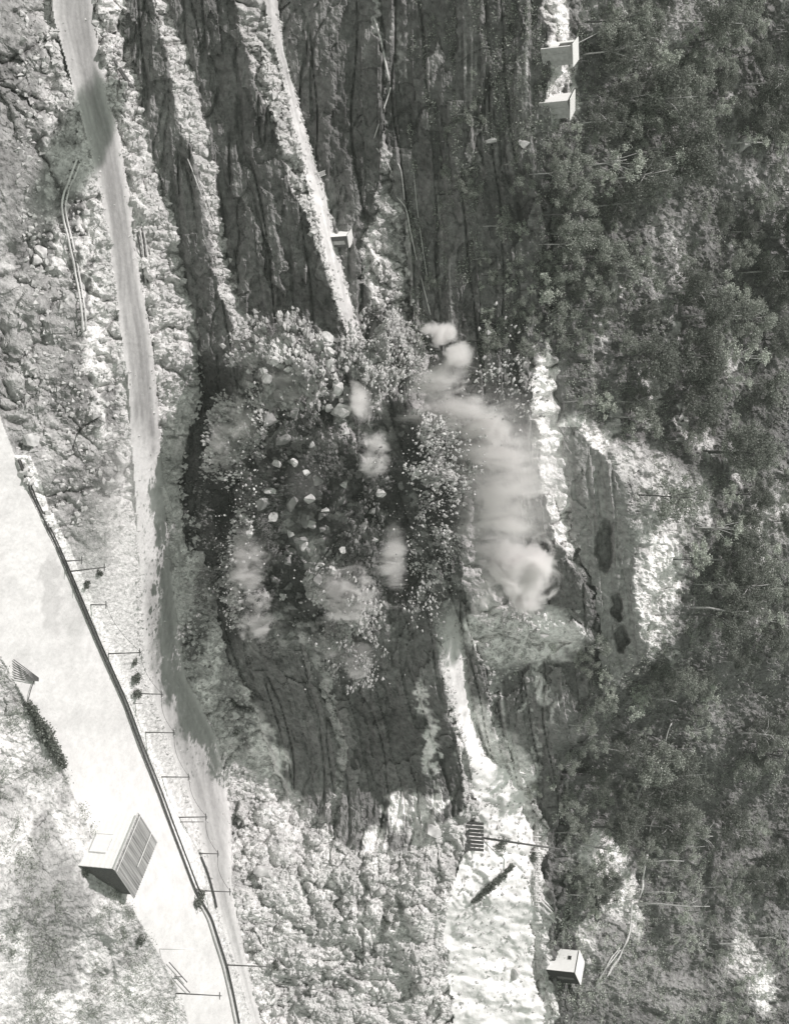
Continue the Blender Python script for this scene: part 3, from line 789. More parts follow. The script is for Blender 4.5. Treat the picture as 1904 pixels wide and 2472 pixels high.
undergrowth('dry_scrub', 620, reg_far_end, .10, M_LEAF[2], 'dry pale scrub on the open slope beyond the whitewashed cabin', 4)

# bare trunks standing in the forest
def bare_trunk(a, h, a2, h2, r, lab, dead=False):
    b = P(a, h); 
    t = BP(a2, h2, Y=b.y - .5)
    bm = bmesh.new(); d = t - b
    rn = random.Random(int(a + h))
    n = Vector((-.3, 1, 0))
    pts = [b - Vector((0, 0, .5)), b + d * .3 + Vector((rn.uniform(-.15, .15), 0, 0)), b + d * .65 + Vector((rn.uniform(-.2, .2), 0, 0)), t]
    tube(bm, pts, [r, r * .85, r * .65, r * .35], 7)
    o = bm_obj('bare_trunk', bm, M_BARK, None, True)
    prop(o, lab, 'tree trunk', 'pale bare trunks among the trees')
    if dead:
        bm = bmesh.new()
        for k in range(5):
            s0 = b + d * rn.uniform(.5, .95); e = s0 + Vector((rn.uniform(-2.4, 2.4), rn.uniform(-1, 1), rn.uniform(.6, 2.4)))
            tube(bm, [s0, (s0 + e) / 2 + Vector((0, 0, .3)), e], [r * .4, r * .28, r * .1], 5)
        bm_obj('branch', bm, M_BARK, o, True)
    return o
for (a, h, a2, h2, r, lab, dd) in [
    (2080, 1548, 2079, 1650, .16, 'straight pale trunk rising beside the long chute', False),
    (2018, 1600, 2019, 1720, .15, 'tall pale trunk with a curved dead limb', True),
    (1932, 1600, 1934, 1650, .10, 'short slim pale trunk above the chute bend', False),
    (2181, 1530, 2188, 1712, .17, 'long leaning pale trunk forked at its top', True),
    (2280, 1720, 2279, 1803, .17, 'thick white trunk near the top edge of the wood', False),
    (2268, 1800, 2262, 1866, .12, 'upper white trunk leaning towards the ridge', True),
    (1466, 1660, 1476, 1805, .15, 'long curving pale trunk over the dark gully', False),
    (1684, 1580, 1695, 1632, .16, 'short broken white trunk in the dark gully', False),
    (1810, 1640, 1816, 1675, .12, 'stub of pale trunk at the top of the chute', False),
    (1768, 1778, 1776, 1866, .13, 'slim pale trunk near the upper edge', True),
    (2153, 1545, 2155, 1626, .10, 'thin pale pole like trunk beside the cabin slope', False),
    (880, 1815, 845, 1862, .16, 'white trunk slanting up at the top of the wood', False),
    (2042, 1640, 2043, 1700, .09, 'thin twin trunk right of the curved limb', False),
    (1360, 1720, 1352, 1764, .10, 'small pale trunk between dark crowns', False)]:
    bare_trunk(a, h, a2, h2, r, lab, dd)

# ------------------------------------------------------------------ loose boulders
def rock_mesh(name, seed, rough=.28, sub=2):
    bm = bmesh.new(); bmesh.ops.create_icosphere(bm, subdivisions=sub, radius=.5)
    rn = np.random.default_rng(seed)
    planes = rn.normal(size=(9, 3)); planes /= np.linalg.norm(planes, axis=1)[:, None]; off = rn.uniform(.15, .36, 9)
    for v in bm.verts:
        c = np.array(v.co)
        for n_, o_ in zip(planes, off):
            d = c @ n_ - o_
            if d > 0: c = c - n_ * d
        c = c * (1 + rn.uniform(-.06, .06))
        v.co = c
    bm.normal_update(); me = bpy.data.meshes.new(name); bm.to_mesh(me); bm.free()
    return me
ROCKS_P = [rock_mesh('boulder', 500 + i) for i in range(7)]
ROCKS_D = []
for m_ in ROCKS_P:
    m_.materials.append(M_STONE)
    d_ = m_.copy(); d_.materials.clear(); d_.materials.append(M_STONED); ROCKS_D.append(d_)
def rock(name, p, size, lab, grp, cat='boulder', dark=False, rn=random):
    me = rn.choice(ROCKS_D if dark else ROCKS_P)
    o = bpy.data.objects.new(name, me); COL.objects.link(o)
    o.location = p; o.rotation_euler = (rn.uniform(0, 6.3), rn.uniform(0, 6.3), rn.uniform(0, 6.3))
    o.scale = (size * rn.uniform(.8, 1.5), size * rn.uniform(.7, 1.1), size * rn.uniform(.6, 1.0))
    prop(o, lab, cat, grp)
    return o
rb = random.Random(77)
def scatter(n, fa, size, lab, grp, dark=False):
    c = 0; tries = 0
    while c < n and tries < n * 40:
        tries += 1
        a, h = fa()
        if a is None: continue
        s = size * rb.uniform(.5, 1.0) * (1.8 if rb.random() < .12 else 1)
        p = P(a, h); p.z += s * .12
        rock('boulder', p, s, lab, grp, 'boulder', dark if not callable(dark) else dark(), rb)
        c += 1
def between(c0, c1, a0, a1, lo=0.05, hi=.95):
    def f():
        a = rb.uniform(a0, a1); h0 = float(ev(c0, np.array([a]))[0]); h1 = float(ev(c1, np.array([a]))[0])
        return a, h0 + (h1 - h0) * rb.uniform(lo, hi)
    return f
scatter(46, between(CC, CD, 60, 1000, .3, 1), .9, 'pale broken block in the rubble between haul road and cliff foot', 'blocks at the foot of the first face')
scatter(30, between(CC, CD, 1450, 1950, .35, 1), 1.0, 'broken block in the rubble beside the wide part of the road', 'blocks beside the wide road')
scatter(30, between(CE, CF, 50, 840, .1, .9), .9, 'pale block on the lowest quarry bench', 'blocks on the lowest bench')
scatter(30, between(CG, CH, 50, 780, .1, .8), .9, 'pale block on the ragged slope below the narrow track', 'blocks below the narrow track')
def on_bank():
    a = rb.uniform(60, 1180); return a, rb.uniform(50, max(60, float(ev(CB, np.array([a]))[0]) - 18))
scatter(40, on_bank, 1.1, 'large grey boulder on the bank below the haul road', 'boulders below the haul road')
scatter(60, lambda: (rb.uniform(1960, 2420), rb.uniform(620, 1060)), 1.0, 'pale angular block on the big rubble cone', 'blocks on the rubble cone')
scatter(14, between(CJ, CK, 480, 760, 0, 1), .8, 'pale block on the short upper bench above the small hut', 'blocks on the short upper bench')
scatter(12, lambda: (rb.uniform(1460, 1600), rb.uniform(1140, 1400)), 1.0, 'bright block on the ledges right of the dust', 'blocks on bright ledges')
for (a, h, s, lab) in [(2105, 630, 3.2, 'big rounded boulder above the end of the road, split by shadow'), (2350, 1240, 3.4, 'tall pale boulder beside the dark cleft near the lower edge'),
                       (345, 1795, 4.0, 'pale rounded outcrop high in the wood near the top corner'), (330, 1234, 1.8, 'pale rock block between two dark cracks'), (340, 1180, 1.5, 'grey rock block left of the paired blocks'),
                       (345, 1262, 1.7, 'pale rock block right of the paired blocks'), (2010, 1045, 2.6, 'slabby boulder under the timber mast'), (610, 95, 2.2, 'largest grey boulder on the lower bank'), (1062, 75, 2.2, 'pale boulder at the left edge of the lower bank'),
                       (1140, 60, 1.8, 'boulder just above the start of the pipeline'), (2380, 1010, 2.4, 'block at the end of the rubble cone')]:
    rock('large_boulder', P(a, h), s, lab, None, 'boulder', False, rb)

# stones too many to count on the slopes
def gravel(name, n, region, smin, smax, mat, label, seed, lift=0.0, flight=None, pw=3):
    rng = np.random.default_rng(seed)
    a, h = region(rng, n)
    x, y, z = gsurf(a, h)
    n = len(x)
    base = np.stack([x, y, z + lift], 1)
    oc = np.array([[1, 0, 0], [-1, 0, 0], [0, 1, 0], [0, -1, 0], [0, 0, 1], [0, 0, -1]], float)
    fc = np.array([[0, 2, 4], [2, 1, 4], [1, 3, 4], [3, 0, 4], [2, 0, 5], [1, 2, 5], [3, 1, 5], [0, 3, 5]])
    s = smin + (smax - smin) * rng.random(n) ** pw
    v = oc[None] * (1 + rng.uniform(-.35, .35, (n, 6, 3))) + rng.uniform(-.3, .3, (n, 6, 3))
    th = rng.uniform(0, 6.28, n); c, s_ = np.cos(th), np.sin(th)
    vx = v[:, :, 0] * c[:, None] - v[:, :, 1] * s_[:, None]; vy = v[:, :, 0] * s_[:, None] + v[:, :, 1] * c[:, None]
    v = np.stack([vx, vy, v[:, :, 2]], -1) * (s * .5)[:, None, None]
    if flight is not None:
        d = base - np.array(flight)[None]; d[:, 1] *= .3; d /= np.linalg.norm(d, axis=1)[:, None]
        v = v * .85 + (v * d[:, None]).sum(-1, keepdims=True) * d[:, None] * .45
    v = v + base[:, None]
    f = (fc[None] + (np.arange(n) * 6)[:, None, None]).reshape(-1, 3)
    o = mesh_np(name, v.reshape(-1, 3), f, mat)
    prop(o, label, 'rubble', None, 'stuff')
    return o
def reg_loose(rng, n):
    a = rng.uniform(30, 2480, n * 6); h = rng.uniform(40, 1300, n * 6)
    zn = zone(a, ragged(a, h))
    rmk = a > np.interp(h, *RB)
    ok = np.isin(zn, (3, 5, 7, 10)) | (rmk & (zn >= 3) & (zn < 8)) | ((zn == 1) & (a < 1300) & (rng.random(len(a)) < .35))
    ok &= blastm(a, h) < .3
    ok &= ~((zn == 10) & (a < 470)) & ~((zn == 10) & (a > 760) & (a < 1480))
    return a[ok][:n], h[ok][:n]
def reg_track(rng, n):
    a = rng.uniform(30, 2450, n); H_, I_ = ev(CH, a), ev(CI, a)
    w = (I_ - H_); side = rng.random(n) < .5
    t = np.where(side, rng.exponential(.10, n), 1 - rng.exponential(.10, n))
    t = np.where(a > 1900, rng.random(n), t)
    h = H_ + w * np.clip(t, -.1, 1.1)
    ok = (blastm(a, h) < .4) & ((a > 1900) | (rng.random(n) < .7))
    return a[ok], h[ok]
gravel('loose_stones', 3800, reg_track, .08, .7, M_STONE, 'loose stones along the edges of the bench track and over the yard', 19)
def reg_road(rng, n):
    a = rng.uniform(30, 2450, n); B_, C_ = ev(CB, a), ev(CC, a)
    t = np.where(rng.random(n) < .5, -.15 + rng.exponential(.10, n), 1.15 - rng.exponential(.10, n))
    return a, B_ + (C_ - B_) * t
gravel('roadside_stones', 3000, reg_road, .06, .5, M_STONE, 'loose stones scattered along both verges of the haul road', 23)
gravel('rubble', 15000, reg_loose, .12, .9, M_STONE, 'loose broken stone lying over the rubble slopes and benches', 9)
# ------------------------------------------------------------------ buildings
def shed():
    A, B = BP(1962, 335, z=7.5), BP(2100, 277, z=7.5)
    C_, D = BP(2184, 327, z=7.5), BP(2038, 381, z=7.5)
    g = Vector((A.x, A.y, 0)) + (Vector((B.x, B.y, 0)) - Vector((A.x, A.y, 0))) * .5
    t = empty('shed', (g.x, g.y, 0), label='white boarded shed with striped rusty iron roof beside the pipeline', cat='shed')
    u = (B - A); u.z = 0; L = u.length; u.normalize(); v = (D - A); v.z = 0; W_ = v.dot(Vector((-u.y, u.x, 0))); v = Vector((-u.y, u.x, 0)); W_ = abs((D - A).dot(v))
    rot = Matrix((u, v, Vector((0, 0, 1)))).transposed()
    c = Vector((A.x, A.y, 0)) + u * L / 2 + v * W_ / 2
    t.location = c; t.rotation_euler = rot.to_euler()
    L2, W2 = L - .5, W_ - .5
    bm = bmesh.new()
    H = 7.25
    n = 22
    for k in range(n):            # front boards
        zz = -.5 + H * (k + .5) / n
        box(bm, (0, -W2 / 2 + (.02 if k % 2 else 0), zz + .5), (L2, .12, H / n * .96))
    box(bm, (-L2 / 2 + .06, 0, (H - 1) / 2), (.12, W2 - .3, H + 1)); box(bm, (0, W2 / 2 - .06, (H - 1) / 2), (L2 - .3, .12, H + 1))
    bm_obj('wall', bm, M_WHITE, t)
    bm = bmesh.new(); box(bm, (L2 / 2 - .06, 0, (H - 1) / 2), (.12, W2 - .3, H + 1))  # end away from the sun: shade put into a darker material
    o = bm_obj('end_wall', bm, M_TIMBER, t); o['label'] = 'end wall with its shade painted dark'
    bm = bmesh.new(); box(bm, (.5, -W2 / 2 - .11, 4.3), (2.3, .08, 2.2)); bm_obj('door', bm, M_WHITE, t)
    bm = bmesh.new()
    for (dx, dz, sx, sz) in [(-.72, 4.3, .07, 2.3), (1.72, 4.3, .07, 2.3), (.5, 5.45, 2.5, .07), (.5, 3.15, 2.5, .07)]:
        box(bm, (dx, -W2 / 2 - .13, dz), (sx * .7, .05, sz * .98))
    bm_obj('door_frame', bm, M_PALETIMBER, t)
    # roof : ribbed iron in sheets, long way across the shed
    bm = bmesh.new()
    nx = 96
    rng = np.random.default_rng(3)
    top = []
    for i in range(nx + 1):
        x = -L / 2 + L * i / nx
        z = 7.5 + .045 * math.sin(i * math.pi / 1.0 * .5)
        top.append((bm.verts.new((x, -W_ / 2, z)), bm.verts.new((x, W_ / 2, z - .15))))
    for p_, q_ in zip(top, top[1:]): bm.faces.new((p_[0], q_[0], q_[1], p_[1]))
    r = bmesh.ops.extrude_face_region(bm, geom=bm.faces[:])
    for v_ in [e for e in r['geom'] if isinstance(e, bmesh.types.BMVert)]: v_.co.z -= .1
    bm_obj('roof', bm, M_IRON, t)
    bm = bmesh.new(); box(bm, (0, -W_ / 2 + .35, 7.63), (L, .12, .06)); box(bm, (-L * .18, W_ / 2 - 2.2, 7.56), (L * .6, .14, .06)); box(bm, (0, -W_ / 2 + .02, 7.42), (L, .1, .16))
    bm_obj('roof_batten', bm, M_PALETIMBER, t)
shed()

def hut(a, h, w, d, hg, rz, lab, cat='hut', wall=M_WHITE, shaded_wall=None, pitch=.12, window=False, opening=False, over=.25, name='hut', lift=0.0, doormat=None):
    p = P(a, h)
    t = empty(name, (p.x, p.y, p.z + lift), rz, label=lab, cat=cat)
    bm = bmesh.new(); th = .1
    box(bm, (0, d / 2 - th / 2, hg / 2 - .6), (w, th, hg + 1.2)); box(bm, (w / 2 - th / 2, 0, hg / 2 - .6), (th, d - 2 * th, hg + 1.2))
    if not opening:
        box(bm, (-w / 2 + th / 2, 0, hg / 2 - .6), (th, d - 2 * th, hg + 1.2))
    else:
        box(bm, (-w / 2 + th / 2, d / 2 - .35, hg / 2 - .6), (th, .5, hg + 1.2)); box(bm, (-w / 2 + th / 2, -d / 2 + .2, hg / 2 - .6), (th, .2, hg + 1.2)); box(bm, (-w / 2 + th / 2, -.1, .15), (th, d - 1.0, .9))
    bm_obj('wall', bm, wall, t)
    bm = bmesh.new(); box(bm, (0, -d / 2 + th / 2, hg / 2 - .6), (w, th, hg + 1.2))
    o = bm_obj('front_wall', bm, shaded_wall or wall, t)  # front turned from the sun, its shade painted by a darker material
    bm = bmesh.new()
    zc = hg + .06; rx = Euler((0, pitch, 0)).to_matrix()
    box(bm, (0, 0, zc + .1), (w + 2 * over, d + 2 * over, .07), rx)
    for k in range(7): box(bm, (0, -d / 2 - over + (d + 2 * over) * (k + .5) / 7, zc + .15), (w + 2 * over, .05, .05), rx)
    bm_obj('roof', bm, M_WHITE if wall is M_WHITE else M_PALETIMBER, t)
    if window:
        fr = bmesh.new(); box(fr, (-w / 2 - .02, window[0], window[1]), (.06, window[2] + .12, window[3] + .12)); f = bm_obj('window', fr, M_GREYW, t)
        pn = bmesh.new(); box(pn, (-w / 2 - .05, window[0], window[1]), (.04, window[2], window[3])); bm_obj('pane', pn, M_DARK, f)
    db = bmesh.new(); box(db, (.1, -d / 2 - .03, hg * .42), (.7 * min(1, w / 2), .05, hg * .84)); bm_obj('door', db, doormat or M_GREYW, t)
    return t
hut(131, 1337, 2.0, 2.2, 2.2, math.radians(32), 'white hut with open left side, first on the cliff edge', wall=M_WHITE, shaded_wall=M_GREYW, opening=True)
hut(258, 1333, 2.0, 2.1, 2.1, math.radians(38), 'closed white hut, second along the cliff edge', wall=M_WHITE, shaded_wall=M_GREYW, pitch=.18)
hut(578, 806, 1.35, 1.35, 1.9, math.radians(40), 'tiny hut with shaded side painted dark, standing on the narrow bench track', wall=M_WHITE, shaded_wall=M_TIMBER, over=.12)
hut(2330, 1348, 4.0, 3.4, 2.9, math.radians(52), 'whitewashed cabin with small black window near the lower right corner', cat='cabin', wall=M_WHITE, shaded_wall=M_DARK, pitch=.03, window=(.5, 1.9, .5, .45), name='cabin', over=.08, doormat=M_TIMBER)  # front wall shade painted near black

# ------------------------------------------------------------------ pipes, rails, poles, wires
def line_pts(pts, lift, sub=6):
    out = []
    for (h0, a0), (h1, a1) in zip(pts, pts[1:]):
        for k in range(sub):
            f = k / sub; out.append(P(a0 + (a1 - a0) * f, h0 + (h1 - h0) * f, lift))
    out.append(P(pts[-1][1], pts[-1][0], lift))
    # take out the sag and the bumps
    for _ in range(3):
        out = [out[0]] + [(out[i - 1] + out[i] * 2 + out[i + 1]) / 4 for i in range(1, len(out) - 1)] + [out[-1]]
    return out
def pipe(pts, r, mat, lab, cat='pipe', name='pipe', grp=None, lift=.2, sub=6, joints=False):
    ps = line_pts(pts, lift, sub)
    bm = bmesh.new(); tube(bm, ps, r, 8)
    o = bm_obj(name, bm, mat, None, True); prop(o, lab, cat, grp)
    if joints:
        bm = bmesh.new()
        for i in range(1, len(ps) - 1, 4):
            d = (ps[i + 1] - ps[i - 1]).normalized()
            tube(bm, [ps[i] - d * .12, ps[i] + d * .12], r * 1.45, 8)
        bm_obj('flange', bm, mat, o)
    return o
CAp = [(float(ev(CA, np.array([x]))[0]), float(x)) for x in range(1110, 2166, 45)] + [(478.0, 2165.0)]
pipe(CAp, .13, M_PIPE, 'long dark iron pipeline along the edge of the pale terrace', 'pipeline', 'pipeline', lift=.25, sub=3)
CAp2 = [(h + 7 + (a - 1110) * .004, a) for (h, a) in CAp]
pipe(CAp2, .08, M_PIPE, 'thinner dark pipe close beside the long pipeline', 'pipe', lift=.15, sub=3)
tail = [(478, 2165), (508, 2215), (522, 2260), (545, 2330), (562, 2404), (575, 2470)]
pipe(tail, .12, M_PIPE, 'dark pipeline running on past the bushes to the frame edge', 'pipeline', 'pipeline')
pipe([(h - 9, a) for h, a in tail], .12, M_PALEPIPE, 'pale twin pipe beside the far end of the pipeline', 'pipe')
pipe([(483, 2068), (500, 2110), (515, 2165), (520, 2190)], .13, M_PIPE, 'short dark kerb pipe at the end of the wide road', 'pipe')
def flume(pts, r, gap, mat, lab, name, cat, lift):
    t = empty(name, P(pts[0][1], pts[0][0]), label=lab, cat=cat)
    inv = Matrix.Translation(-t.location)
    ps = line_pts(pts, lift)
    for s in (-1, 1):
        q = []
        for i, p in enumerate(ps):
            d = ps[min(i + 1, len(ps) - 1)] - ps[max(i - 1, 0)]; d.z = 0; d.normalize()
            q.append(p + Vector((-d.y, d.x, 0)) * gap * s - t.location)
        bm = bmesh.new(); tube(bm, q, r, 6); bm_obj('rail', bm, mat, t, True)
    for i in range(0, len(ps), 2):
        bm = bmesh.new()
        p = ps[i] - t.location; d = ps[min(i + 1, len(ps) - 1)] - ps[max(i - 1, 0)]; d.z = 0; d.normalize(); nrm = Vector((-d.y, d.x, 0))
        tube(bm, [p - nrm * gap, p + nrm * gap], r * .7, 5); tube(bm, [p - Vector((0, 0, lift + .6)), p], r * .7, 5)
        bm_obj('trestle', bm, M_TIMBER, t)
    return t
flume([(177, 391), (150, 452), (137, 495), (158, 580), (173, 650), (183, 720), (191, 800)], .12, .32, M_PALETIMBER, 'bent timber flume on low trestles along the bank below the road', 'flume', 'flume', .7)
flume([(1640, 1800), (1618, 1839), (1600, 1880), (1577, 1939), (1556, 2006), (1546, 2080), (1540, 2130), (1535, 2168)], .10, .25, M_PALETIMBER, 'long curved pale chute running down through the wood', 'chute', 'chute', .9)
flume([(1612, 1745), (1590, 1800), (1562, 1860), (1530, 1920), (1500, 1965), (1478, 1996)], .09, .2, M_PALETIMBER, 'shorter pale chute branching left of the long chute', 'chute', 'chute', .7)
flume([(1514, 2172), (1513, 2262), (1490, 2305), (1468, 2345), (1450, 2368)], .08, .2, M_PALETIMBER, 'lower length of chute descending towards the cabin', 'chute', 'chute', .5)
flume([(1490, 2290), (1462, 2320), (1432, 2385)], .09, .3, M_PALETIMBER, 'short timber way beside the lower chute', 'timber way', 'timber_way', .4)
flume([(452, 385), (478, 450), (500, 505), (512, 545)], .06, .35, M_PALEPIPE, 'short length of light rail track on the lowest bench', 'rail track', 'rail_track', .25)
for pts, lab, r in [([(896, 40), (918, 120), (933, 195)], 'bright straight pipe along the top of the third face', .14),
                    ([(937, 212), (918, 270), (897, 335)], 'thin pipe dropping back from the end of the bright pipe', .07),
                    ([(903, 358), (930, 400), (947, 432), (952, 475)], 'cranked thin pipe on the dark upper face', .07),
                    ([(945, 385), (962, 405), (970, 482)], 'second cranked thin pipe just above the first', .07),
                    ([(952, 476), (974, 500), (985, 560), (1000, 630), (1018, 700), (1033, 760)], 'long thin pipe leading down to the white dust burst', .08),
                    ([(992, 415), (1000, 500), (1014, 600), (1030, 700)], 'faint upper cable pipe parallel to the long thin pipe', .05)]:
    pipe(pts, r, M_PALEPIPE, lab, 'pipe', 'pipe', None, .3, 5, False)
for k, (h0, a0, h1, a1) in enumerate([(329, 562, 344, 684), (334, 556, 348, 684), (339, 552, 353, 682), (345, 560, 357, 674)]):
    pipe([(h0, a0), ((h0 + h1) / 2, (a0 + a1) / 2), (h1, a1)], .09, [M_PIPE, M_PALEPIPE][k % 2], ['lowest', 'second', 'third', 'topmost'][k] + ' of four long pipes laid beside the haul road', 'pipe', 'pipe', 'long pipes beside the haul road', .2, 3, False)
for k, (h0, a0, h1, a1) in enumerate([(266, 150, 312, 212), (272, 150, 318, 214), (280, 196, 296, 248)]):
    pipe([(h0, a0), ((h0 + h1) / 2, (a0 + a1) / 2), (h1, a1)], .13, M_TIMBER, ['lower', 'upper', 'short'][k] + ' dark timber beam lying on the rubble near the top left', 'beam', 'timber_beam', 'dark beams by the road', .3, 2, False)
for k, (h0, a0, h1, a1) in enumerate([(1296, 2172, 1348, 2222), (1303, 2170, 1355, 2220), (1289, 2180, 1335, 2226)]):
    pipe([(h0, a0), (h1, a1)], .13, M_PALETIMBER, ['middle', 'upper', 'lower'][k] + ' pale plank propped below the retaining posts', 'plank', 'plank', 'propped planks', .35, 3, False)

def pole(a, h, a2, h2, r, lab, arm=True, mat=None, name='pole', cat='pole'):
    b = P(a, h); t = BP(a2, h2, Y=b.y)
    o = empty(name, b, label=lab, cat=cat)
    bm = bmesh.new(); tube(bm, [Vector((0, 0, -.6)), t - b], [r, r * .7], 7); bm_obj('shaft', bm, mat or M_TIMBER, o, True)
    if arm:
        bm = bmesh.new(); q = (t - b) * .96; box(bm, q, (.9, .09, .09)); 
        m = bm_obj('crossarm', bm, mat or M_TIMBER, o)
        ib = bmesh.new()
        for s in (-.38, .38): tube(ib, [q + Vector((s, 0, .04)), q + Vector((s, 0, .2))], .04, 6)
        bm_obj('insulator', ib, M_WHITE, m)
    return t
ptop = []
for (a, h, a2, h2, lab) in [(1356, 154, 1352, 200, 'short thin pole at the start of the pipeline berm'), (1381, 170, 1369, 256, 'tall leaning pole just above the pipeline'),
                            (1460, 220, 1460, 258, 'pole beside the round painted shadow on the pale terrace'), (1579, 262, 1575, 341, 'wire pole at the left edge of the wide road'),
                            (1674, 325, 1676, 393, 'pole rising from a dark bush by the road'), (1768, 352, 1769, 422, 'thin pole standing in the wide road verge'),
                            (1876, 391, 1876, 458, 'pole between pipeline and wide road above the shed'), (1974, 433, 1972, 500, 'first of the paired poles behind the shed'),
                            (2061, 481, 2061, 528, 'pole at the end of the dark kerb pipe'), (2151, 491, 2153, 558, 'pole near the bushes on the pipeline')]:
    ptop.append(pole(a, h, a2, h2, .085, lab))
pole(1985, 436, 1984, 492, .06, 'second thinner one of the paired poles behind the shed', False)
pole(2330, 545, 2334, 655, .10, 'long dark pole below the rubble cone near the lower edge')
pole(2292, 385, 2292, 470, .07, 'white painted pole on the bright terrace', False, M_WHITE)
pole(2398, 424, 2404, 535, .09, 'dark pole at the lower edge of the terrace', True)
pole(1698, 322, 1698, 345, .05, 'short stake below the pole in the bush', False)
pole(2022, 1165, 2050, 1352, .17, 'tall leaning timber mast over the bright yard', False, M_TIMBER, 'mast', 'mast')
pole(148, 1388, 148, 1420, .05, 'thin stay post behind the open hut', False)
for i in range(2, len(ptop) - 1):
    p_, q_ = ptop[i], ptop[i + 1]
    pts = []
    for k in range(13):
        f = k / 12; pts.append(p_.lerp(q_, f) - Vector((0, 0, 1.5 * f * (1 - f) * 2)))
    bm = bmesh.new(); tube(bm, pts, .028, 4)
    o = bm_obj('overhead_wire', bm, M_WIRE, None, True)
    prop(o, 'sagging wire, number %d span along the wide road poles' % (i - 1) if False else 'sagging overhead wire strung between the poles of the wide road', 'wire', 'overhead wires along the road')
bm = bmesh.new(); c0, c1 = BP(105, 1392, Y=P(131, 1337).y + .5), BP(55, 1500, Y=P(55, 1500).y - 2.0)
tube(bm, [c0, (c0 + c1) / 2 - Vector((0, 0, .3)), c1], .035, 5); prop(bm_obj('cable', bm, M_PALEPIPE, None, True), 'pale stay cable rising from the open hut into the trees', 'cable')

# ladder against the third face
def ladder(a, h, a2, h2, lab):
    b = P(a, h); t = BP(a2, h2, Y=b.y + .3)
    o = empty('ladder', b, label=lab, cat='ladder'); d = t - b; s = Vector((.22, .1, 0))
    for k in (-1, 1):
        bm = bmesh.new(); tube(bm, [s * k, d + s * k], .04, 5); bm_obj('stile', bm, M_PALETIMBER, o)
    bm = bmesh.new()
    for k in range(1, 9): tube(bm, [d * k / 9 - s, d * k / 9 + s], .03, 4)
    bm_obj('rung', bm, M_PALETIMBER, o)
ladder(424, 766, 416, 786, 'short pale ladder leaning against the third face above the track')
ladder(548, 536, 505, 506, 'rough ladder lying by the rail track on the lowest bench')

# posts of the retaining wall behind the bright yard
t = empty('retaining_wall', P(2100, 1290), label='weathered timber retaining wall behind the bright yard', cat='retaining wall')
for k, a in enumerate(range(2018, 2190, 12)):
    p = P(a, 1292) - t.location
    bm = bmesh.new(); tube(bm, [p - Vector((0, .4, .8)), p + Vector((0, -.4, .9))], .09, 6); bm_obj('post', bm, M_PALETIMBER, t, True)
bm = bmesh.new()
for zz in (.1, .45):
    tube(bm, [P(a, 1292) - t.location + Vector((0, -.35, zz)) for a in range(2018, 2190, 24)], .06, 5)
bm_obj('rail', bm, M_PALETIMBER, t)
# shoring slats over the hollow beneath the mast
t = empty('timber_shoring', P(2018, 1132), label='dark boarded shoring over the hollow under the mast', cat='shoring')
for k in range(8):
    a = 1986 + k * 9
    b = P(a, 1126) + Vector((0, -.8, 0)); e = BP(a, 1166, Y=b.y + .3)
    bm = bmesh.new(); d = e - b; box(bm, b + d / 2 - t.location, (.38, .12, d.length + .2)); bm_obj('board', bm, M_TIMBER, t)

# slatted frame and the brush hedge on the near terrace edge
t = empty('slatted_frame', P(1616, 62), label='fan shaped frame of thin slats at the left edge of the terrace', cat='frame')
for k in range(8):
    p0 = P(1636, 83, .6) - t.location; p1 = P(1592 + k * 6.5, 30, .2) - t.location
    bm = bmesh.new(); tube(bm, [p0 + Vector((.05 * k, 0, 0)), p1], .05, 4); bm_obj('slat', bm, M_TIMBER, t)
pipe([(80, 1637), (68, 1668), (62, 1698)], .06, M_TIMBER, 'bent rod linking slatted frame and dark hedge', 'rod', 'rod', None, .3, 4, False)
def hedge(a0, h0, a1, h1, lab, R=1.0):
    rng = np.random.default_rng(8)
    t = empty('hedge', P((a0 + a1) / 2, (h0 + h1) / 2), label=lab, cat='hedge')
    cs, rs, st = [], [], []
    for k in range(40):
        f = k / 39; p = P(a0 + (a1 - a0) * f, h0 + (h1 - h0) * f + 2) - t.location
        cs.append(p + Vector((0, 0, .35 * R))); rs.append(R * (.3 + .3 * math.sin(f * 3.1) + rng.uniform(0, .15))); st.append(p)
    v, f = leaf_cloud(rng, cs, rs, 420, .12, 1.0); mesh_np('foliage', v, f, M_LEAF[1], t)
    bm = bmesh.new()
    for p in st[::2]: tube(bm, [p - Vector((0, 0, .3)), p + Vector((0, 0, .5))], .06, 4)
    bm_obj('stem', bm, M_DARKBARK, t)
hedge(1700, 64, 1850, 148, 'long dark hedge along the near edge of the terrace')
hedge(2176, 1136, 2090, 1230, 'low dark row of brush on the slanting bank across the bright yard', .8)
def shrub(a, h, r, lab, mat=None, seed=0):
    rng = np.random.default_rng(seed + int(a))
    t = empty('shrub', P(a, h), label=lab, cat='shrub')
    cs = [Vector((rng.uniform(-.6, .6) * r, rng.uniform(-.5, .5) * r, r * rng.uniform(.3, .8))) for _ in range(6)]
    v, f = leaf_cloud(rng, cs, [r * .5] * 6, 420 / max(r, .7), .1, 1.0); mesh_np('foliage', v, f, mat or M_LEAF[1], t)
    bm = bmesh.new()
    for c in cs: tube(bm, [Vector((0, 0, -.3)), c], .04, 4)
    bm_obj('stem', bm, M_DARKBARK, t)
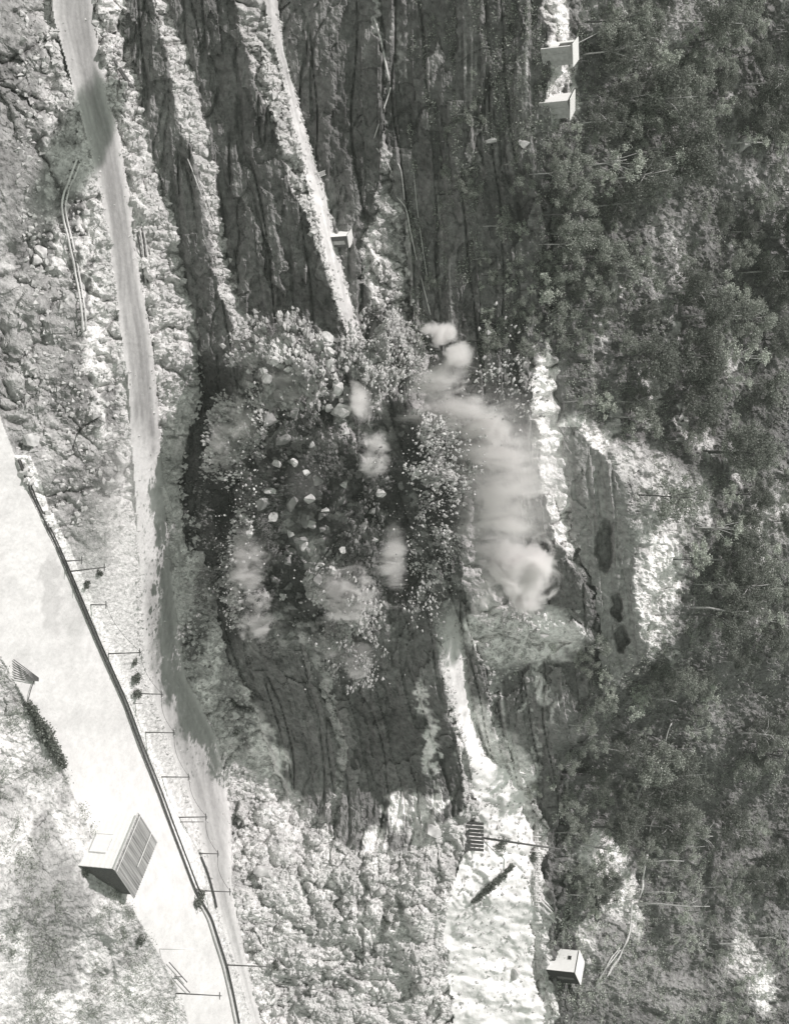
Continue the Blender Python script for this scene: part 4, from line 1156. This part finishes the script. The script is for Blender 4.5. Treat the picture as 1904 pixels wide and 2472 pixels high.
for (a, h, r, lab) in [(2160, 478, .8, 'dark bush at the pipeline joint, upper of the two'), (2182, 470, .8, 'dark bush at the pipeline joint, lower of the two'), (1636, 322, .8, 'dark bush between road and first wire pole'),
                       (1676, 326, .7, 'dark bush round the foot of a wire pole'), (1598, 322, .5, 'small bush left of the wire poles'), (2328, 660, .8, 'bush at the top of the long dark pole'),
                       (1412, 205, .5, 'small dark tuft beside the pipeline berm'), (1383, 238, .45, 'small dark tuft on the grey verge'), (2105, 205, .6, 'tuft below the shed corner'), (2040, 1200, 1.3, 'dark leafy bush halfway up the mast'),
                       (2215, 930, .9, 'dark bush in the cleft of the rubble cone'), (2070, 1280, .8, 'small bush beside the retaining posts'), (1690, 560, .8, 'bush on the bank above the wide road'),
                       (2130, 300, .6, 'bush at the dark end of the shed'), (2270, 335, .7, 'bush below the bright knoll'), (1770, 565, .6, 'small bush on the far verge of the road')]:
    shrub(a, h, r, lab)
t = empty('open_frame', P(2350, 420), label='light timber frame of two rails near the lower left edge', cat='frame')
for (h0, a0, h1, a1) in [(400, 2322, 443, 2370), (413, 2355, 450, 2395), (415, 2357, 432, 2357)]:
    bm = bmesh.new(); tube(bm, [P(a0, h0, .5) - t.location, P(a1, h1, .5) - t.location], .07, 5); bm_obj('rail', bm, M_TIMBER, t)

# ------------------------------------------------------------------ the blast: flying rock and dust
fr = random.Random(31)
def air(a, h, off):
    p = P(a, h)
    return BP(a, h, Y=p.y - off)
nfly = 0
def fly(n, box_, size, off, lab, grp, dark=.2, ang=0.0):
    global nfly
    a0, a1, h0, h1 = box_
    for _ in range(n):
        for _t in range(30):
            u, v = fr.gauss(0, .45), fr.gauss(0, .45)
            if u * u + v * v < 1: break
        a = (a0 + a1) / 2 + u * (a1 - a0) / 2 + v * ang; h = (h0 + h1) / 2 + v * (h1 - h0) / 2
        s = size * fr.uniform(.45, 1.0) ** 1.5 * 1.2
        rock('flying_rock', air(a, h, fr.uniform(*off)), s, lab, grp, 'flying rock', fr.random() < dark, fr); nfly += 1
fly(70, (780, 960, 820, 1050), .55, (4, 10), 'small stone in the dense dark burst at the top of the blast', 'stones in the upper burst', .1)
fly(95, (1000, 1200, 960, 1190), .50, (4, 10), 'small bright stone flying against the dark gap beside the dust', 'bright stones beside the dust', .05)
fly(24, (790, 1010, 1130, 1300), .35, (8, 14), 'tiny stone flung ahead of the dust cloud', 'stones ahead of the dust', .2)
fly(45, (820, 1010, 640, 840), 1.5, (3, 7), 'heaving block in the upper part of the blast', 'heaving blocks', .35)
fly(30, (1180, 1560, 500, 640), .5, (3, 9), 'stone thrown from the front of the blast', 'stones thrown to the front', .15)
fly(26, (1380, 1620, 700, 880), .6, (3, 8), 'stone tumbling at the far end of the blast', 'stones at the far end', .3)
fly(40, (950, 1500, 560, 920), 1.9, (3, 8), 'torn block riding in the heaving mass of the blast', 'torn blocks in the heave', .5)
for (a, h, s, lab) in [(812, 790, 1.7, 'long bright block tipped at the top of the blast'), (850, 798, 1.3, 'pale block under the long tipped one'), (938, 818, 2.0, 'large bright block beside the dust streak'),
                       (990, 822, 2.1, 'largest pale block in the middle of the blast'), (985, 795, 1.4, 'pale block left of the largest one'), (905, 700, 1.6, 'pale block in the upper heave'), (1045, 833, 1.1, 'single white block below the dust streak'),
                       (880, 675, 1.5, 'grey tilted block among the heaving rocks'), (1120, 670, 1.2, 'pale tilted slab over the dark hollow'), (1248, 660, 1.6, 'pale curved slab in the lower blast'), (1270, 880, 1.3, 'bright slab at the inner edge of the blast'),
                       (1305, 905, 1.2, 'second bright slab at the inner edge')]:
    rock('flying_block', air(a, h, 5.5), s, lab, None, 'flying rock', False, fr)

def reg_fly(rng, n):
    out_a, out_h = [], []
    for (ca, ch, ra, rh, w) in [(870, 930, 110, 110, .22), (1110, 1075, 120, 100, .2), (1330, 1030, 190, 110, .12), (930, 1180, 130, 120, .05), (1150, 600, 190, 60, .1), (1380, 560, 170, 60, .1), (900, 720, 90, 90, .08), (1480, 800, 130, 120, .08), (1600, 850, 70, 100, .05)]:
        k = int(n * w)
        out_a.append(rng.normal(ca, ra * .5, k)); out_h.append(rng.normal(ch, rh * .5, k))
    return np.concatenate(out_a), np.concatenate(out_h)
def fly_stuff():
    rng = np.random.default_rng(44)
    a, h = reg_fly(rng, 2600)
    o = gravel('flying_gravel', 2600, lambda r_, n_: (a, h), .06, .42, M_STONE, 'spray of small stones and grit thrown up by the blast', 45)
    # lift the stones off the ground, towards the gorge
    me = o.data; co = np.empty(len(me.vertices) * 3, np.float32); me.vertices.foreach_get('co', co); co = co.reshape(-1, 6, 3)
    k = rng.uniform(1.5, 11, len(co))
    f = 1 - k / np.maximum(1, co[:, :, 1].mean(1))
    c = co.mean(1, keepdims=True); rel = co - c
    cc = c.copy(); cc[:, 0, 2] -= CAMZ; cc = cc * f[:, None, None]; cc[:, 0, 2] += CAMZ
    co = (cc + rel).reshape(-1).astype(np.float32); me.vertices.foreach_set('co', co); me.update()
fly_stuff()

def dust_mat(name, dens, scl, thr=.45, gain=3.4, detail=5, seed=0.0, col=.99, rot=.1, dist=.6):
    """dust: noise with threshold, thinning towards the rim of its volume"""
    m = bpy.data.materials.new(name); m.use_nodes = True; nt = m.node_tree; nt.nodes.clear()
    N = nt.nodes.new; Lk = nt.links.new
    out = N('ShaderNodeOutputMaterial'); v = N('ShaderNodeVolumePrincipled'); Lk(v.outputs[0], out.inputs['Volume'])
    v.inputs['Color'].default_value = (col, col * .985, col * .98, 1); v.inputs['Anisotropy'].default_value = .1
    tc = N('ShaderNodeTexCoord'); ln = N('ShaderNodeVectorMath'); ln.operation = 'LENGTH'; Lk(tc.outputs['Object'], ln.inputs[0])
    geo = N('ShaderNodeNewGeometry'); mp = N('ShaderNodeMapping'); mp.inputs['Scale'].default_value = scl; mp.inputs['Location'].default_value = (seed, seed, 0); mp.inputs['Rotation'].default_value = (0, rot, 0)
    Lk(geo.outputs['Position'], mp.inputs[0])
    n = N('ShaderNodeTexNoise'); n.inputs['Scale'].default_value = 1.0; n.inputs['Detail'].default_value = detail; n.inputs['Roughness'].default_value = .62; n.inputs['Distortion'].default_value = dist
    Lk(mp.outputs[0], n.inputs['Vector'])
    a1 = N('ShaderNodeMath'); a1.operation = 'SUBTRACT'; a1.inputs[1].default_value = thr; Lk(n.outputs[0], a1.inputs[0])
    a2 = N('ShaderNodeMath'); a2.operation = 'MULTIPLY'; a2.inputs[1].default_value = gain; Lk(a1.outputs[0], a2.inputs[0])
    # rim: 0.45 inside down to -0.9 at the surface
    r1 = N('ShaderNodeMapRange'); r1.inputs[1].default_value = .35; r1.inputs[2].default_value = 1.0; r1.inputs[3].default_value = .40; r1.inputs[4].default_value = -1.0; Lk(ln.outputs['Value'], r1.inputs[0])
    a3 = N('ShaderNodeMath'); a3.operation = 'ADD'; a3.use_clamp = True; Lk(a2.outputs[0], a3.inputs[0]); Lk(r1.outputs[0], a3.inputs[1])
    a4 = N('ShaderNodeMath'); a4.operation = 'MULTIPLY'; a4.inputs[1].default_value = dens; Lk(a3.outputs[0], a4.inputs[0])
    Lk(a4.outputs[0], v.inputs['Density'])
    return m
DM = {'dense': dust_mat('dense_dust', 3.0, (.42, .42, .42), .46, 5.0, 6, 0.0, .99, .1, .8),
      'billow': dust_mat('billowing_dust', 1.9, (.26, .26, .26), .47, 5.2, 6, 5.0, .99, .2, 1.0),
      'streak': dust_mat('streaked_dust', .95, (.42, .34, .17), .46, 4.6, 7, 9.0, .99, .2, 1.6),
      'fan': dust_mat('fanned_dust', .85, (.42, .34, .16), .46, 4.6, 7, 14.0, .99, .85, 1.4),
      'wisp': dust_mat('wispy_dust', .26, (.4, .4, .12), .44, 3.2, 6, 17.0, .99, .25),
      'veil': dust_mat('thin_dust', .10, (.20, .2, .09), .40, 2.5, 4, 21.0),
      'grit': dust_mat('gritty_dust', 2.2, (.75, .6, .42), .50, 5.0, 7, 33.0, .80),
      'high': dust_mat('shadow_dust', 2.4, (.12, .12, .12), .34, 2.6, 4, 3.0)}
def puff(a, h, ra, rh, dm, off, lab, depth_=None, tilt=0.0):
    p = air(a, h, off); sc = p.y / FPX * 1.08
    bm = bmesh.new(); bmesh.ops.create_icosphere(bm, subdivisions=3, radius=1.0)
    o = bm_obj('dust_cloud', bm, DM[dm]); o.location = p
    o.scale = (ra * sc, depth_ or (ra + rh) / 2 * sc, rh * sc); o.rotation_euler = (0, tilt, 0)
    prop(o, lab, 'dust cloud', None, 'stuff')
    return o
# fan of dust sweeping up the slope
puff(806, 1066, 50, 54, 'dense', 5, 'dense white dust burst at the top of the blast')
puff(850, 1105, 62, 52, 'billow', 6, 'paler dust tailing from the topmost burst', 3)
puff(1150, 1220, 360, 230, 'wisp', 5, 'faint outer wisps of the dust fan', 6)
def finger(a0, h0, a1, h1, w, dm, off, lab, th=3.0):
    L_ = math.hypot(a1 - a0, h1 - h0) / 2
    puff((a0 + a1) / 2, (h0 + h1) / 2, w, L_, dm, off, lab, th, math.atan2(a1 - a0, h1 - h0))
finger(960, 930, 880, 1190, 60, 'fan', 6, 'uppermost finger of the dust fan')
finger(1000, 900, 985, 1300, 75, 'fan', 6, 'long bright finger sweeping up from the track')
finger(1020, 1060, 1050, 1290, 62, 'billow', 5, 'bright head of the second finger of dust')
finger(1080, 1020, 1120, 1360, 70, 'fan', 6, 'third finger of the dust fan reaching the ledge')
finger(1150, 1090, 1180, 1370, 60, 'streak', 6, 'fourth finger of dust, thin at its tip')
finger(1180, 1120, 1235, 1290, 58, 'billow', 5, 'pale core between the fourth and fifth fingers')
finger(1230, 1080, 1290, 1350, 66, 'streak', 6, 'fifth finger of dust above the thick cloud')
finger(1310, 1090, 1350, 1330, 70, 'streak', 6, 'sixth finger merging with the thick cloud')
puff(1390, 1240, 120, 120, 'billow', 5, 'thick billowing cloud at the lower end of the dust', 5)
puff(1365, 1285, 96, 88, 'billow', 5, 'dense rolling head of the thick cloud', 4)
puff(1450, 1270, 66, 62, 'billow', 4, 'small rolling lobe under the dense head', 3)
puff(1430, 1180, 75, 75, 'billow', 6, 'lower bulge of the thick cloud', 3.5)
# heaving mass
puff(880, 690, 120, 110, 'billow', 1, 'dust between the bursting blocks', 3)
puff(1060, 550, 120, 62, 'grit', 5, 'gritty plume at the front left of the blast', 4, .3)
puff(1010, 580, 70, 50, 'billow', 4, 'pale dust within the front left plume', 3)
puff(1350, 600, 180, 75, 'grit', 5, 'gritty curtain at the front of the blast', 4)
puff(1480, 620, 110, 60, 'grit', 4, 'lower end of the gritty curtain', 3.5, .2)
puff(980, 862, 95, 44, 'billow', 6, 'narrow bright dust streak in the middle of the blast', 2.5)
puff(1100, 905, 110, 50, 'streak', 5, 'second narrow dust streak in the blast', 3)
puff(1430, 840, 120, 105, 'grit', 5, 'broad gritty cloud at the far end of the blast', 4.5)
puff(1340, 950, 150, 50, 'streak', 5, 'slim curling plume at the inner edge of the blast', 3)
puff(1590, 860, 70, 60, 'grit', 4, 'small gritty puff beyond the blast')
puff(1560, 800, 50, 45, 'grit', 4, 'small gritty puff next to the last one')
puff(900, 690, 130, 100, 'grit', 4, 'dirt thrown up round the heaving blocks', 4)
puff(1160, 740, 120, 90, 'veil', 3, 'thin dust hanging in the dark hollow of the blast', 4)
puff(1230, 300, 380, 130, 'veil', 4, 'thin dust veil drifting over the haul road', 6)
# clods and broken stone carried in the lobes of the blast
def clods(name, ca, ch, ra, rh, n, lab, smax=.42, seed=0, off=(2, 8), tilt=0.0, mat=None):
    rng = np.random.default_rng(700 + seed)
    m = n * 4
    u = rng.normal(size=(m, 3)) * .45
    r = np.linalg.norm(u, axis=1)
    a = ca + ra * u[:, 0] + tilt * rh * u[:, 1]; h = ch + rh * u[:, 1]
    nz = fbm(a / 28 + seed, h / 28, u[:, 2] * 2, 3, 450 + seed)
    wa = 55 * fbm(a / 75, h / 75, u[:, 2], 3, 470); wh = 55 * fbm(a / 75, h / 75, u[:, 2], 3, 471)
    a = a + wa; h = h + wh
    ok = (r < 1.15) & (nz > rng.uniform(-.05, .42, m))
    a, h, w = a[ok][:n], h[ok][:n], u[ok][:n, 2]
    o = gravel(name, n, lambda r_, n_: (a, h), .06, smax * 1.7, mat, lab, 800 + seed, 0.0, BLC, 5)
    me = o.data; co = np.empty(len(me.vertices) * 3, np.float32); me.vertices.foreach_get('co', co); co = co.reshape(-1, 6, 3)
    k = off[0] + (off[1] - off[0]) * np.clip(.5 + .5 * w[:len(co)] + .35 * (1 - (r[ok][:len(co)])), 0, 1.3)
    c = co.mean(1, keepdims=True); rel = co - c
    f = 1 - k / np.maximum(1, c[:, 0, 1])
    cc = c.copy(); cc[:, 0, 2] -= CAMZ; cc = cc * f[:, None, None]; cc[:, 0, 2] += CAMZ
    me.vertices.foreach_set('co', (cc + rel).reshape(-1).astype(np.float32)); me.update()
BLC = P(1190, 880)
M_CLOD = [plain('dusty_broken_stone', .42, .95, .5, .35), plain('dark_broken_earth', .15, .95, .6, .35)]
L = [(880, 680, 110, 120, 12000, 'mass of broken rock bursting out at the upper side of the blast', .55, .2), (1060, 545, 110, 48, 7000, 'clods in the plume at the front left of the blast', .34, .4),
     (1010, 600, 90, 40, 3000, 'grit behind the front left plume', .3, .3), (1250, 640, 100, 55, 6000, 'boiling clods in the middle of the front', .4, .4), (1390, 585, 150, 50, 9000, 'clods falling from the gritty curtain', .34, .3),
     (1480, 620, 100, 50, 4000, 'stones at the lower end of the curtain', .34, .3), (1430, 840, 110, 85, 9000, 'clods in the broad cloud at the far end of the blast', .45, .3), (1330, 880, 110, 60, 5000, 'broken stone along the inner edge of the blast', .45, .4),
     (1595, 855, 60, 50, 2200, 'grit in the small puff beyond the blast', .3, .1), (1555, 800, 45, 40, 1500, 'grit in the second small puff', .3, .1), (1130, 900, 150, 40, 3500, 'stones beside the narrow dust streaks', .4, .2),
     (860, 940, 100, 90, 7000, 'dense spray of stones between track and dust fan', .42, .3), (1110, 1075, 130, 85, 4500, 'spray of bright stones against the dark gap', .4, .2), (1330, 1040, 190, 75, 3000, 'fine stones falling through the dark gap', .26, .1),
     (1100, 740, 140, 80, 2500, 'scattered clods over the dark hollow', .4, .2), (960, 1230, 190, 90, 700, 'stones thrown out ahead of the dust fan', .34, .3), (1350, 500, 230, 40, 1500, 'last clods dropping before the blast', .26, .2)]
for i_, (ca, ch, ra, rh, n, lab, sm, tl) in enumerate(L):
    clods('flying_debris', ca, ch, ra, rh, n, lab, sm, i_, (1, 6), tl, M_CLOD[1 if i_ in (3, 5, 7, 10, 14, 16) else 0])
# haze volume added over the gorge to lift and tint dark tones
bm = bmesh.new(); box(bm, (0, 150, 70), (760, 520, 300))
hm = bpy.data.materials.new('tone_haze'); hm.use_nodes = True; hm.node_tree.nodes.clear()
ho = hm.node_tree.nodes.new('ShaderNodeOutputMaterial'); hv = hm.node_tree.nodes.new('ShaderNodeVolumePrincipled')
hv.inputs['Color'].default_value = (.93, 1, .92, 1); hv.inputs['Density'].default_value = .00013; hm.node_tree.links.new(hv.outputs[0], ho.inputs['Volume'])
hz = bm_obj('haze', bm, hm); prop(hz, 'thin haze added over the gorge to lift dark tones', 'haze', None, 'stuff')
# unseen dust volume added beyond the frame to cast a soft shadow on the haul road
sh = P(345, 200); hi = sh + SUN_DIR * 75
bm = bmesh.new(); bmesh.ops.create_icosphere(bm, subdivisions=3, radius=1.0)
o = bm_obj('dust_cloud', bm, DM['high']); o.location = hi; o.scale = (4.6, 14, 4.6); o.rotation_euler = (0, 0, .9)  # added unseen volume, only casts the road shadow
prop(o, 'unseen dust volume added to shade the haul road', 'dust cloud', None, 'stuff')
